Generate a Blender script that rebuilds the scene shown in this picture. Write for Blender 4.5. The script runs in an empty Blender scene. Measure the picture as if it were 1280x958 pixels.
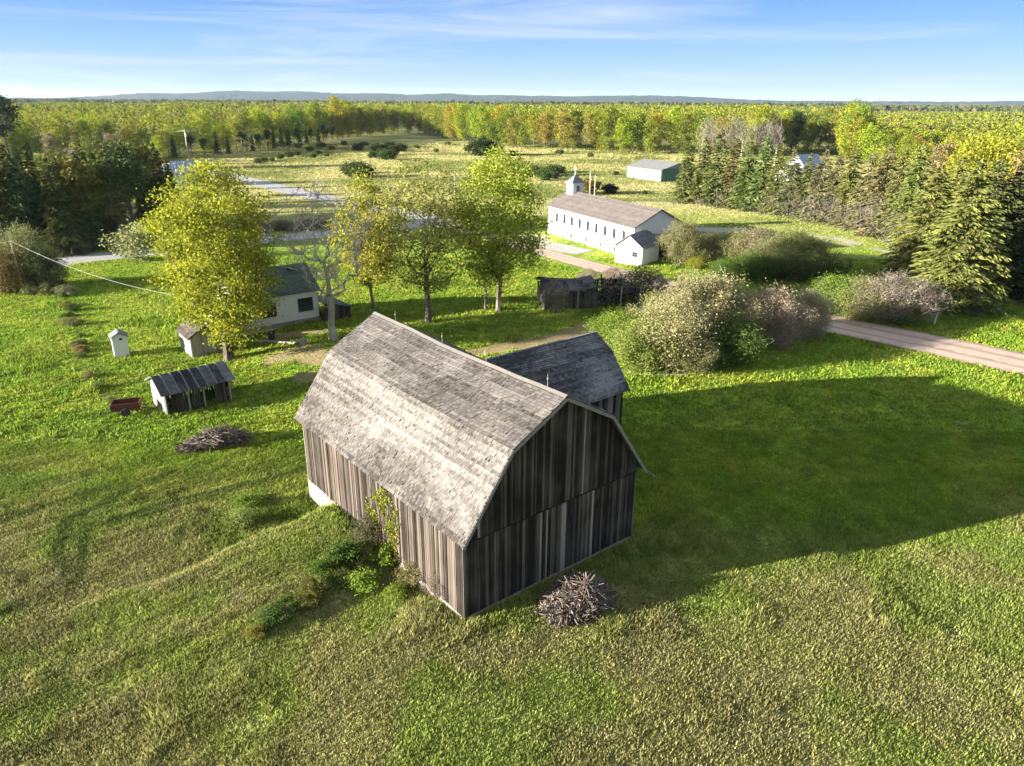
import bpy, math, random
import numpy as np
from mathutils import Vector, Matrix

# ------------------------------------------------------------------ camera, light, exposure
sc = bpy.context.scene
COL = sc.collection
F = 916.56; PITCH = 0.3668; ROLL = 0.0053; H = 22.0
cam_d = bpy.data.cameras.new('camera'); cam = bpy.data.objects.new('camera', cam_d); COL.objects.link(cam)
cam_d.sensor_width = 36.0; cam_d.lens = 36.0*F/1280; cam_d.clip_end = 40000; cam_d.clip_start = 0.5
fw = np.array([0, math.cos(PITCH), -math.sin(PITCH)]); up = np.array([0, math.sin(PITCH), math.cos(PITCH)]); rt = np.array([1., 0, 0])
rt2 = rt*math.cos(ROLL)+up*math.sin(ROLL); up2 = -rt*math.sin(ROLL)+up*math.cos(ROLL)
m = Matrix((rt2, up2, -fw)).transposed().to_4x4(); m.translation = (0, 0, H); cam.matrix_world = m
sc.camera = cam
SUN_AZ = math.radians(16.5); SUN_EL = math.radians(11.6)       # the light travels towards +x and a little +y
ldir = Vector((math.cos(SUN_AZ)*math.cos(SUN_EL), math.sin(SUN_AZ)*math.cos(SUN_EL), -math.sin(SUN_EL)))
sd = bpy.data.lights.new('sun', 'SUN'); sd.energy = 5.0; sd.angle = math.radians(0.5); sd.color = (1.0, 0.935, 0.83)
so = bpy.data.objects.new('sun', sd); COL.objects.link(so); so.rotation_euler = ldir.to_track_quat('-Z', 'Y').to_euler()
w = bpy.data.worlds.new('World'); sc.world = w; w.use_nodes = True
wn = w.node_tree; wn.nodes.clear()
def wnode(t, **k):
    n = wn.nodes.new(t)
    for a, b in k.items(): setattr(n, a, b)
    return n
sky = wnode('ShaderNodeTexSky', sky_type='NISHITA', sun_disc=False, sun_elevation=SUN_EL, sun_rotation=math.radians(253.5), altitude=300, air_density=1.0, dust_density=0.4, ozone_density=2.5)
tc = wnode('ShaderNodeTexCoord'); sep = wnode('ShaderNodeSeparateXYZ'); wn.links.new(tc.outputs['Generated'], sep.inputs[0])
# thin streaky cirrus, long and flat, tilted a little
mp = wnode('ShaderNodeMapping'); mp.inputs['Rotation'].default_value = (0, 0.035, 0); mp.inputs['Scale'].default_value = (2.0, 2.0, 30); mp.inputs['Location'].default_value = (1.1, .2, 0.4)
wn.links.new(tc.outputs['Generated'], mp.inputs[0])
nz = wnode('ShaderNodeTexNoise'); nz.inputs['Scale'].default_value = 1.0; nz.inputs['Detail'].default_value = 7; nz.inputs['Roughness'].default_value = 0.55; nz.inputs['Distortion'].default_value = 0.8
wn.links.new(mp.outputs[0], nz.inputs['Vector'])
cr = wnode('ShaderNodeValToRGB'); cr.color_ramp.elements[0].position = 0.48; cr.color_ramp.elements[1].position = 0.80; cr.color_ramp.elements[1].color = (0.8, 0.8, 0.8, 1)
wn.links.new(nz.outputs[0], cr.inputs[0])
mx = wnode('ShaderNodeMix', data_type='RGBA'); wn.links.new(cr.outputs[0], mx.inputs[0]); 
hz = wnode('ShaderNodeMapRange'); hz.inputs[1].default_value = 0.0; hz.inputs[2].default_value = 0.5; hz.clamp = True; wn.links.new(sep.outputs['Z'], hz.inputs[0])
hc = wnode('ShaderNodeValToRGB'); hc.color_ramp.elements[0].color = (2.2, 2.8, 3.5, 1); hc.color_ramp.elements[1].color = (2.3, 2.6, 3.1, 1)
for p_, c_ in ((.06, (1.65, 2.5, 3.7, 1)), (.13, (1.0, 2.0, 3.6, 1)), (.22, (.55, 1.45, 3.5, 1)), (.4, (1.5, 2.1, 3.4, 1))): e_ = hc.color_ramp.elements.new(p_); e_.color = c_
wn.links.new(hz.outputs[0], hc.inputs[0])
cs = wnode('ShaderNodeMix', data_type='RGBA'); cs.inputs[0].default_value = .85; wn.links.new(sky.outputs[0], cs.inputs[6]); wn.links.new(hc.outputs[0], cs.inputs[7])
wn.links.new(cs.outputs[2], mx.inputs[6])
mx.inputs[7].default_value = (3.4, 3.6, 3.9, 1)
bg = wnode('ShaderNodeBackground'); bg.inputs[1].default_value = 0.05; wn.links.new(mx.outputs[2], bg.inputs[0])
wo = wnode('ShaderNodeOutputWorld'); wn.links.new(bg.outputs[0], wo.inputs[0])
sc.render.engine = 'CYCLES'
sc.view_settings.view_transform = 'Standard'; sc.view_settings.look = 'None'; sc.view_settings.exposure = 2.4; sc.view_settings.gamma = 1.0
sc.cycles.max_bounces = 6; sc.cycles.diffuse_bounces = 2; sc.cycles.transmission_bounces = 3; sc.cycles.transparent_max_bounces = 4; sc.cycles.volume_bounces = 0

rng = np.random.default_rng(11); random.seed(11)

# ------------------------------------------------------------------ helpers
BA = .6767; W = 10.97; L = 16.68
ux = np.array([math.cos(BA), math.sin(BA), 0]); uy = np.array([-math.sin(BA), math.cos(BA), 0]); P0 = np.array([-2.08, 27.19, 0])
def P(s, t, z=0.): return P0+ux*s+uy*t+np.array([0, 0, z])
def sst(a, b, x):
    k = np.clip((x-a)/(b-a), 0, 1); return k*k*(3-2*k)
_ng = [np.random.default_rng(90+i).random((256, 256)) for i in range(6)]
def vn(x, y, sc_, k=0):
    x = np.asarray(x)/sc_; y = np.asarray(y)/sc_; g_ = _ng[k]
    xi = np.floor(x).astype(int); yi = np.floor(y).astype(int); fx = x-xi; fy = y-yi; fx = fx*fx*(3-2*fx); fy = fy*fy*(3-2*fy)
    a = g_[xi % 256, yi % 256]; b = g_[(xi+1) % 256, yi % 256]; c = g_[xi % 256, (yi+1) % 256]; d = g_[(xi+1) % 256, (yi+1) % 256]
    return (a*(1-fx)+b*fx)*(1-fy)+(c*(1-fx)+d*fx)*fy
def fbm(x, y, s, k=0, o=4):
    r = 0; a = .5; t = 0
    for i in range(o): r = r+a*vn(x, y, s/2**i, (k+i) % 6); t += a; a *= .55
    return r/t
def terr(x, y):
    x = np.asarray(x, float); y = np.asarray(y, float)
    s = (x-P0[0])*ux[0]+(y-P0[1])*ux[1]; t = (x-P0[0])*uy[0]+(y-P0[1])*uy[1]
    z = 0.17*(fbm(x, y, 18, 1, 3)-.5)*(1-sst(60, 75, y))*sst(0, 9, np.hypot(s-5.5, (t-8.3)*.75)-8)
    d = t-(13.2+.22*np.minimum(s, 0)+.25*np.sin(s*.9))
    hol = sst(-.15, 1.1+np.maximum(-s, 0)*.2, d)*(1-sst(2, 14, s))
    drop = 1.2*np.maximum(1-sst(-17, -1.2, s), hol)*(1-sst(58, 95, y))
    d2 = (8.2+.28*np.minimum(s, 0))-t
    drop2 = .4*sst(-.1, 2.2, d2)*sst(-10, -3, s)*(1-sst(0, 1, s))*sst(-.5, 4.5, t)
    mound = .25*np.exp(-((t-10.5)/2.2)**2)*sst(-13, -3, s)*(1-sst(-1.2, 0, s))
    return z-drop-drop2+mound
def T(x, y): return float(terr(x, y))
def ray(u, v): return fw+rt2*(u-640)/F-up2*(v-479)/F
def G(u, v):                                   # the ground point a line of sight meets
    z = 0.
    r = ray(u, v)
    for i in range(12):
        k = (z-H)/r[2]; p = np.array([0, 0, H])+k*r; z = .5*z+.5*T(p[0], p[1])
    return np.array([p[0], p[1], T(p[0], p[1])])

class MB:
    def __init__(s): s.v = []; s.f = []; s.a = []; s.m = []; s.n = 0; s.c = []
    def add(s, v, f, a=.5, mat=0, c=None):
        v = np.asarray(v, np.float32).reshape(-1, 3); f = np.asarray(f, np.int64); f = f.reshape(-1, f.shape[-1])
        s.v.append(v); s.f.append(f+s.n); s.n += len(v)
        s.a.append(np.broadcast_to(np.asarray(a, np.float32), (len(f),)).copy()); s.m.append(np.full(len(f), mat, np.int32))
        if c is not None: s.c.append(np.asarray(c, np.float32))
    def box(s, c, x, y, z, a=.5, mat=0):        # centre, three half-axis vectors
        c = np.asarray(c, float); x = np.asarray(x, float); y = np.asarray(y, float); z = np.asarray(z, float)
        vs = [c+i*x+j*y+k*z for k in (-1, 1) for j in (-1, 1) for i in (-1, 1)]
        s.add(vs, [(0, 2, 3, 1), (4, 5, 7, 6), (0, 1, 5, 4), (2, 6, 7, 3), (0, 4, 6, 2), (1, 3, 7, 5)], a, mat)
    def bar(s, p, q, w_, h_, a=.5, mat=0, upv=(0, 0, 1)):
        p = np.asarray(p, float); q = np.asarray(q, float); d = (q-p)/2; n = d/(np.linalg.norm(d)+1e-9)
        sd_ = np.cross(n, upv); l = np.linalg.norm(sd_); sd_ = np.array([1., 0, 0]) if l < 1e-3 else sd_/l
        u2 = np.cross(sd_, n); s.box((p+q)/2, d, sd_*w_/2, u2*h_/2, a, mat)
    def tubes(s, p, q, r0, r1, k=5, a=.5, mat=0):
        p = np.asarray(p, float).reshape(-1, 3); q = np.asarray(q, float).reshape(-1, 3); n = len(p)
        r0 = np.broadcast_to(r0, (n,)); r1 = np.broadcast_to(r1, (n,))
        d = q-p; d /= (np.linalg.norm(d, axis=1, keepdims=True)+1e-9)
        h = np.where(np.abs(d[:, 2:3]) > .9, np.array([[1., 0, 0]]), np.array([[0, 0, 1.]])); e1 = np.cross(d, h); e1 /= np.linalg.norm(e1, axis=1, keepdims=True); e2 = np.cross(d, e1)
        an = np.arange(k)*2*np.pi/k; ca = np.cos(an)[None, :, None]; sa = np.sin(an)[None, :, None]
        ring = e1[:, None]*ca+e2[:, None]*sa
        v = np.concatenate([p[:, None]+ring*r0[:, None, None], q[:, None]+ring*r1[:, None, None]], 1)
        i = np.arange(k); j = (i+1) % k; f = np.stack([i, j, j+k, i+k], 1)[None]+(np.arange(n)*2*k)[:, None, None]
        s.add(v, f.reshape(-1, 4), a if np.ndim(a) == 0 else np.repeat(a, k), mat)
    def leaves(s, c, ln, wd, rs, a=.5, flat=0., mat=0, dirs=None):
        n = len(c); ln = np.broadcast_to(ln, (n,))[:, None]; wd = np.broadcast_to(wd, (n,))[:, None]
        if dirs is None: d = rs.normal(size=(n, 3)); d[:, 2] *= (1-flat)
        else: d = dirs
        d = d/np.linalg.norm(d, axis=1, keepdims=True); h = rs.normal(size=(n, 3)); e = np.cross(d, h); e /= np.linalg.norm(e, axis=1, keepdims=True)
        v = np.stack([c-d*ln, c+e*wd-d*ln*.15, c+d*ln, c-e*wd-d*ln*.15], 1)
        s.add(v, np.arange(4*n).reshape(-1, 4), a, mat)
    def mesh(s, name, mats, smooth=False):
        me = bpy.data.meshes.new(name); V = np.concatenate(s.v); me.vertices.add(len(V)); me.vertices.foreach_set('co', V.ravel())
        li = np.concatenate([f.ravel() for f in s.f]); ks = np.concatenate([np.full(len(f), f.shape[1]) for f in s.f])
        me.loops.add(len(li)); me.loops.foreach_set('vertex_index', li.astype(np.int32))
        me.polygons.add(len(ks)); st_ = np.concatenate([[0], np.cumsum(ks)[:-1]]); me.polygons.foreach_set('loop_start', st_.astype(np.int32)); me.polygons.foreach_set('loop_total', ks.astype(np.int32))
        for mt in mats: me.materials.append(mt)
        me.polygons.foreach_set('material_index', np.concatenate(s.m)); me.polygons.foreach_set('use_smooth', np.full(len(ks), smooth))
        me.update(calc_edges=True)
        at = me.attributes.new('v', 'FLOAT', 'FACE'); at.data.foreach_set('value', np.concatenate(s.a))
        if s.c:
            c = np.concatenate(s.c); c = np.concatenate([c, np.ones((len(c), 1), np.float32)], 1)
            at = me.attributes.new('col', 'FLOAT_COLOR', 'POINT'); at.data.foreach_set('color', c.ravel().astype(np.float32))
        return me
    def obj(s, name, mats, parent=None, smooth=False, label=None, cat=None, group=None, kind=None):
        if not isinstance(mats, (list, tuple)): mats = [mats]
        off = None
        if parent is not None:
            off = np.array(parent.location, np.float32) if parent.type == 'EMPTY' else np.array(parent.parent.location if parent.parent else (0, 0, 0), np.float32)
            s.v = [v-off for v in s.v]
        o = bpy.data.objects.new(name, s.mesh(name, mats, smooth)); COL.objects.link(o)
        if parent is not None: o.parent = parent
        return tag(o, label, cat, group, kind)
def tag(o, label=None, cat=None, group=None, kind=None):
    if label: o['label'] = label
    if cat: o['category'] = cat
    if group: o['group'] = group
    if kind: o['kind'] = kind
    return o
def thing(name, loc, label, cat, group=None):
    o = bpy.data.objects.new(name, None); COL.objects.link(o); o.location = Vector([float(c) for c in loc]); o.empty_display_size = .5
    return tag(o, label, cat, group)

# ------------------------------------------------------------------ materials
def mat(name, rough=.9, spec=.2):
    mt = bpy.data.materials.new(name); mt.use_nodes = True; nt = mt.node_tree; b = nt.nodes['Principled BSDF']
    b.inputs['Roughness'].default_value = rough; b.inputs['Specular IOR Level'].default_value = spec
    return mt, nt, b
def ND(nt, t, **k):
    n = nt.nodes.new(t)
    for a, b in k.items(): setattr(n, a, b)
    return n
def wood(name, c0, c1, contrast=1., grain=(18, 18, 1.2), rough=.95, spots=None, bump=.4):
    """weathered surface: per-face value 'v' picks between two colours, stretched noise adds grain"""
    mt, nt, b = mat(name, rough, .15)
    at = ND(nt, 'ShaderNodeAttribute', attribute_name='v'); tcx = ND(nt, 'ShaderNodeTexCoord')
    mpp = ND(nt, 'ShaderNodeMapping'); mpp.inputs['Scale'].default_value = grain; nt.links.new(tcx.outputs['Object'], mpp.inputs[0])
    n1 = ND(nt, 'ShaderNodeTexNoise'); n1.inputs['Scale'].default_value = 1; n1.inputs['Detail'].default_value = 5; nt.links.new(mpp.outputs[0], n1.inputs['Vector'])
    n2 = ND(nt, 'ShaderNodeTexNoise'); n2.inputs['Scale'].default_value = .55; n2.inputs['Detail'].default_value = 5; nt.links.new(tcx.outputs['Object'], n2.inputs['Vector'])
    a1 = ND(nt, 'ShaderNodeMath', operation='MULTIPLY_ADD'); nt.links.new(n1.outputs[0], a1.inputs[0]); a1.inputs[1].default_value = .8*contrast; nt.links.new(at.outputs['Fac'], a1.inputs[2])
    a2 = ND(nt, 'ShaderNodeMath', operation='MULTIPLY_ADD'); nt.links.new(n2.outputs[0], a2.inputs[0]); a2.inputs[1].default_value = .8*contrast; nt.links.new(a1.outputs[0], a2.inputs[2])
    a3 = ND(nt, 'ShaderNodeMath', operation='SUBTRACT', use_clamp=True); nt.links.new(a2.outputs[0], a3.inputs[0]); a3.inputs[1].default_value = .8*contrast
    mxx = ND(nt, 'ShaderNodeMix', data_type='RGBA'); nt.links.new(a3.outputs[0], mxx.inputs[0]); mxx.inputs[6].default_value = (*c0, 1); mxx.inputs[7].default_value = (*c1, 1)
    out = mxx.outputs[2]
    if spots:
        n3 = ND(nt, 'ShaderNodeTexNoise'); n3.inputs['Scale'].default_value = .9; n3.inputs['Detail'].default_value = 9; n3.inputs['Roughness'].default_value = .7; nt.links.new(tcx.outputs['Object'], n3.inputs['Vector'])
        rp = ND(nt, 'ShaderNodeValToRGB'); rp.color_ramp.elements[0].position = .56; rp.color_ramp.elements[1].position = .66; nt.links.new(n3.outputs[0], rp.inputs[0])
        m2 = ND(nt, 'ShaderNodeMix', data_type='RGBA'); nt.links.new(rp.outputs[0], m2.inputs[0]); nt.links.new(out, m2.inputs[6]); m2.inputs[7].default_value = (*spots, 1); out = m2.outputs[2]
    nt.links.new(out, b.inputs['Base Color'])
    bp = ND(nt, 'ShaderNodeBump'); bp.inputs['Strength'].default_value = bump; bp.inputs['Distance'].default_value = .02; nt.links.new(n1.outputs[0], bp.inputs['Height']); nt.links.new(bp.outputs[0], b.inputs['Normal'])
    return mt
def leafmat(name, trans=.35, lo=.55, hi=1.5, c=None):
    """leaf colour comes from the object's colour; face value 'v' varies it"""
    mt, nt, b = mat(name, .65, .25); nt.nodes.remove(b)
    at = ND(nt, 'ShaderNodeAttribute', attribute_name='v'); oi = ND(nt, 'ShaderNodeObjectInfo')
    mr = ND(nt, 'ShaderNodeMapRange'); mr.inputs[3].default_value = lo; mr.inputs[4].default_value = hi; nt.links.new(at.outputs['Fac'], mr.inputs[0])
    mr2 = ND(nt, 'ShaderNodeMapRange'); mr2.inputs[3].default_value = .525; mr2.inputs[4].default_value = .475; nt.links.new(at.outputs['Fac'], mr2.inputs[0])
    hs = ND(nt, 'ShaderNodeHueSaturation')
    nt.links.new(mr2.outputs[0], hs.inputs['Hue']); nt.links.new(mr.outputs[0], hs.inputs['Value'])
    if c is None: nt.links.new(oi.outputs['Color'], hs.inputs['Color'])
    else: hs.inputs['Color'].default_value = (*c, 1)
    d = ND(nt, 'ShaderNodeBsdfDiffuse'); t = ND(nt, 'ShaderNodeBsdfTranslucent'); x = ND(nt, 'ShaderNodeMixShader'); x.inputs[0].default_value = trans
    nt.links.new(hs.outputs[0], d.inputs[0]); nt.links.new(hs.outputs[0], t.inputs[0]); nt.links.new(d.outputs[0], x.inputs[1]); nt.links.new(t.outputs[0], x.inputs[2])
    nt.links.new(x.outputs[0], nt.nodes['Material Output'].inputs[0])
    return mt
def plain(name, c, rough=.8, spec=.3, nscale=3., var=.25, bump=0., metal=0.):
    mt, nt, b = mat(name, rough, spec); b.inputs['Metallic'].default_value = metal
    tcx = ND(nt, 'ShaderNodeTexCoord'); n1 = ND(nt, 'ShaderNodeTexNoise'); n1.inputs['Scale'].default_value = nscale; n1.inputs['Detail'].default_value = 6; nt.links.new(tcx.outputs['Object'], n1.inputs['Vector'])
    mxx = ND(nt, 'ShaderNodeMix', data_type='RGBA'); nt.links.new(n1.outputs[0], mxx.inputs[0])
    mxx.inputs[6].default_value = (*[k*(1-var) for k in c], 1); mxx.inputs[7].default_value = (*[min(1, k*(1+var)) for k in c], 1); nt.links.new(mxx.outputs[2], b.inputs['Base Color'])
    if bump:
        bp = ND(nt, 'ShaderNodeBump'); bp.inputs['Strength'].default_value = bump; bp.inputs['Distance'].default_value = .05; nt.links.new(n1.outputs[0], bp.inputs['Height']); nt.links.new(bp.outputs[0], b.inputs['Normal'])
    return mt
M_board = wood('weathered_boards', (.018, .014, .011), (.122, .099, .079), 1.0, (26, 26, .8))
M_gable = wood('dark_weathered_boards', (.015, .012, .010), (.25, .215, .18), .7, (25, 25, .7))
M_shingle = wood('cedar_shingles', (.045, .038, .033), (.20, .184, .165), .55, (9, 9, 9), spots=None)
M_shinglew = wood('grey_shingles', (.055, .055, .055), (.25, .25, .25), .6, (4, 4, 4))
M_trim = plain('pale_trim', (.19, .175, .155), .9, .2, 4, .3)
M_conc = plain('old_concrete', (.25, .22, .18), .95, .1, 2.5, .22, .3)
M_white = plain('white_paint', (.66, .655, .64), .6, .3, 1.5, .06)
M_cream = plain('cream_siding', (.62, .60, .53), .7, .3, 1.2, .06)
M_greenroof = wood('green_shingles', (.05, .075, .07), (.11, .145, .13), .6, (6, 6, 6))
M_brownroof = wood('brown_shingles', (.10, .085, .078), (.165, .142, .128), .6, (5, 5, 5))
M_greyroof = wood('grey_roof', (.10, .105, .115), (.19, .195, .205), .6, (5, 5, 5))
M_rustroof = wood('old_sheet_roof', (.03, .03, .033), (.20, .20, .205), 1.1, (3, 3, 3))
M_darkwood = wood('blackened_boards', (.022, .019, .017), (.115, .095, .08), .8, (20, 20, 1))
M_greywood = wood('grey_boards', (.20, .18, .16), (.42, .39, .36), .8, (20, 20, 1))
M_glass = plain('window_glass', (.02, .025, .03), .15, .6, 1, .1)
M_red = plain('rusty_red_metal', (.11, .035, .02), .7, .3, 8, .5)
M_black = plain('dark_metal', (.03, .03, .032), .6, .4, 4, .3)
M_metalw = plain('pale_green_metal', (.12, .16, .135), .5, .5, 1, .06)
M_metalr = plain('pale_metal_roof', (.18, .178, .168), .45, .5, 1, .06)
M_dkgreen = plain('dark_green_metal', (.03, .10, .075), .5, .4, 1, .1)
M_blue = plain('pale_blue_siding', (.36, .55, .62), .7, .3, 1, .06)
M_blueroof = plain('blue_grey_roof', (.10, .13, .20), .8, .2, 1, .2)
M_bark = wood('bark', (.05, .04, .03), (.16, .135, .11), 1.2, (9, 9, 2), bump=.8)
M_barkpale = wood('pale_bark', (.12, .10, .08), (.34, .30, .25), 1., (7, 7, 2.5), bump=.7)
M_barkwhite = wood('white_bark', (.22, .19, .16), (.46, .42, .37), 1., (7, 7, 2.5), bump=.5)
M_twig = wood('dry_twigs', (.10, .08, .06), (.27, .225, .175), 1., (6, 6, 6))
M_stick = wood('heaped_sticks', (.035, .025, .02), (.25, .205, .165), .8, (6, 6, 6))
M_pole = plain('pole_wood', (.42, .36, .27), .9, .2, 5, .2)
M_wire = plain('wire', (.22, .22, .19), .6, .3, 5, .1)
M_leaf = leafmat('leaves'); M_needle = leafmat('needles', .15, .5, 1.5); M_blossom = leafmat('buds', .45, .65, 1.3)

# ------------------------------------------------------------------ ground
def gpoly(pts): return np.array([G(*p)[:2] for p in pts])
def seg_dist(x, y, pl):
    d = np.full(x.shape, 1e9)
    for a, b in zip(pl[:-1], pl[1:]):
        ab = b-a; t = np.clip(((x-a[0])*ab[0]+(y-a[1])*ab[1])/(ab@ab), 0, 1); d = np.minimum(d, np.hypot(x-a[0]-t*ab[0], y-a[1]-t*ab[1]))
    return d
DIRT = [(gpoly([(345, 447), (385, 439), (398, 448)]), 1.9, 0), (gpoly([(330, 425), (395, 415)]), 1.2, 0), (gpoly([(380, 470), (402, 470)]), 1.3, 0),
        (gpoly([(560, 447), (620, 437), (690, 425), (752, 416)]), 1.5, 0), (gpoly([(690, 425), (730, 408), (790, 395)]), 1.2, 0),
        (gpoly([(772, 464), (800, 469), (850, 468), (905, 455), (930, 447)]), .28, 1),
        (gpoly([(1020, 296), (1045, 298), (1068, 304)]), 1.6, 1), (gpoly([(1030, 302), (1062, 308)]), .8, 1), (gpoly([(1095, 312), (1125, 318)]), 1.3, 1),
        (gpoly([(1020, 318), (1100, 322)]), .8, 2), (gpoly([(690, 222), (745, 223)]), 1.6, 1), (gpoly([(798, 253), (850, 254)]), 1.6, 1), (gpoly([(337, 184), (378, 182)]), 2.5, 1),
        (gpoly([(600, 292), (660, 297), (690, 312)]), 3.2, 1), (gpoly([(1196, 528), (1206, 531)]), .35, 0), (gpoly([(1000, 190), (1045, 192)]), 2.5, 2)]
RUTS = [gpoly([(215, 590), (150, 620), (85, 650), (72, 690), (90, 730)]), gpoly([(380, 585), (300, 610), (200, 640), (105, 660), (100, 720)]), gpoly([(130, 610), (60, 632), (0, 655)]), gpoly([(310, 605), (210, 628), (140, 655)]),
        gpoly([(255, 640), (230, 665), (215, 690)]), gpoly([(75, 352), (92, 390), (104, 430), (125, 470), (135, 500)])]
def hashn(x, y): return fbm(x, y, 1.3, 2, 3)
def grasscol(x, y):
    x = np.asarray(x, float); y = np.asarray(y, float)
    big = fbm(x, y, 17, 0, 5); mid = fbm(x, y, 3.2, 2, 4); fine = fbm(x, y, .8, 4, 3)
    lush = np.array([.19, .285, .028]); olive = np.array([.275, .265, .095]); tan = np.array([.42, .375, .16]); yel = np.array([.27, .315, .040]); deep = np.array([.10, .19, .022])
    far = sst(105, 190, y+30*(big-.5)+.15*np.abs(x))
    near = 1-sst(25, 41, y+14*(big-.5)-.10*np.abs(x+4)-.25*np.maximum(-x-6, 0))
    near = np.maximum(near*(1-.8*sst(34, 38, y)*sst(2, 8, x)), .8*sst(8, 24, x+16*(big-.5))*(1-sst(29, 37, y-.25*(x-14)+8*(big-.5))))  # less olive roughly where the barn's shadow falls: the shade's green is painted in
    streak = fbm((x*.80+y*.60)*.10, (-x*.60+y*.80)*1.0, .7, 4, 3)
    def mixc(a, b, k): return a*(1-k[..., None])+b*k[..., None]
    c = mixc(np.broadcast_to(lush, x.shape+(3,)), yel, np.clip(sst(.38, .66, mid), 0, 1)*.8)
    c = mixc(c, deep, sst(.55, .72, fbm(x, y, 2.1, 5, 4))*.45)
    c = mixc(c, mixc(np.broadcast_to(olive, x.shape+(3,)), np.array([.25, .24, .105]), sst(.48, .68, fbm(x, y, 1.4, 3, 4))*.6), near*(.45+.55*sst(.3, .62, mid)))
    c = mixc(c, mixc(np.broadcast_to(tan, x.shape+(3,)), np.array([.17, .19, .055]), sst(.40, .66, fbm(x, y*1.5, 28, 3, 5))), far*.9)
    c = c*(.72+.56*fine)[..., None]*(1-.28*sst(.50, .62, streak)*sst(-4, -12, x)*(1-sst(60, 75, y)))[..., None]
    d = np.zeros(x.shape)
    for i, r in enumerate(RUTS): d = np.maximum(d, (1-sst(.12, .55, np.abs(seg_dist(x, y, r)+.3*(mid-.5))))*(.8 if i != 5 else .5))
    c = mixc(c, np.array([.045, .085, .02]), d*.8)
    dirt = np.zeros(x.shape)
    for pl, wd, k in DIRT:
        e = 1-sst(wd*.55, wd*1.15, seg_dist(x, y, pl)+wd*1.1*(fbm(x, y, max(wd, 1.), 1, 4)-.5)); cc = np.array([(.25, .185, .10), (.42, .37, .29), (.27, .25, .12)][k])
        c = mixc(c, cc*1., e*.85); dirt = np.maximum(dirt, e)
    return c, dirt
xs = np.unique(np.concatenate([-np.geomspace(62, 15000, 60)[::-1], np.arange(-62, 62, .42), np.geomspace(62, 15000, 60)]))
ys = np.unique(np.concatenate([-np.geomspace(3, 3000, 20)[::-1], np.arange(-3, 10, 2), np.arange(10, 75, .42), np.arange(75, 200, 1.2), np.geomspace(200, 20000, 110)]))
X, Y = np.meshgrid(xs, ys); Z = terr(X, Y)
inside = (lambda s, t: (s > .5) & (s < W-.5) & (t > .5) & (t < L-.5))((X-P0[0])*ux[0]+(Y-P0[1])*ux[1], (X-P0[0])*uy[0]+(Y-P0[1])*uy[1])
Z = np.where(inside, np.minimum(Z, -.3), Z)
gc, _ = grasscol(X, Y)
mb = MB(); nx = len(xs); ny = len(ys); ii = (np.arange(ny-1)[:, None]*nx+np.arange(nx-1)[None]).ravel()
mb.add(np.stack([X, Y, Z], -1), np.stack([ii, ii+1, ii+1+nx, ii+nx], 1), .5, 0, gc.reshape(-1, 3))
M_ground, nt, b = mat('ground_soil_and_grass', .95, .1)
at = ND(nt, 'ShaderNodeAttribute', attribute_name='col'); tcx = ND(nt, 'ShaderNodeTexCoord')
n1 = ND(nt, 'ShaderNodeTexNoise'); n1.inputs['Scale'].default_value = 3.5; n1.inputs['Detail'].default_value = 8; n1.inputs['Roughness'].default_value = .7; nt.links.new(tcx.outputs['Object'], n1.inputs['Vector'])
n2 = ND(nt, 'ShaderNodeTexNoise'); n2.inputs['Scale'].default_value = .12; n2.inputs['Detail'].default_value = 8; n2.inputs['Roughness'].default_value = .65; nt.links.new(tcx.outputs['Object'], n2.inputs['Vector'])
mr = ND(nt, 'ShaderNodeMapRange'); mr.inputs[1].default_value = .25; mr.inputs[2].default_value = .75; mr.inputs[3].default_value = .6; mr.inputs[4].default_value = 1.45; nt.links.new(n1.outputs[0], mr.inputs[0])
mr2 = ND(nt, 'ShaderNodeMapRange'); mr2.inputs[1].default_value = .3; mr2.inputs[2].default_value = .7; mr2.inputs[3].default_value = .8; mr2.inputs[4].default_value = 1.2; nt.links.new(n2.outputs[0], mr2.inputs[0])
mm = ND(nt, 'ShaderNodeMath', operation='MULTIPLY'); nt.links.new(mr.outputs[0], mm.inputs[0]); nt.links.new(mr2.outputs[0], mm.inputs[1])
hs = ND(nt, 'ShaderNodeHueSaturation'); nt.links.new(at.outputs['Color'], hs.inputs['Color']); nt.links.new(mm.outputs[0], hs.inputs['Value']); nt.links.new(hs.outputs[0], b.inputs['Base Color'])
bp = ND(nt, 'ShaderNodeBump'); bp.inputs['Strength'].default_value = .9; bp.inputs['Distance'].default_value = .25; nt.links.new(n1.outputs[0], bp.inputs['Height']); nt.links.new(bp.outputs[0], b.inputs['Normal'])
mb.obj('ground', M_ground, kind='structure', smooth=True)

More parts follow.
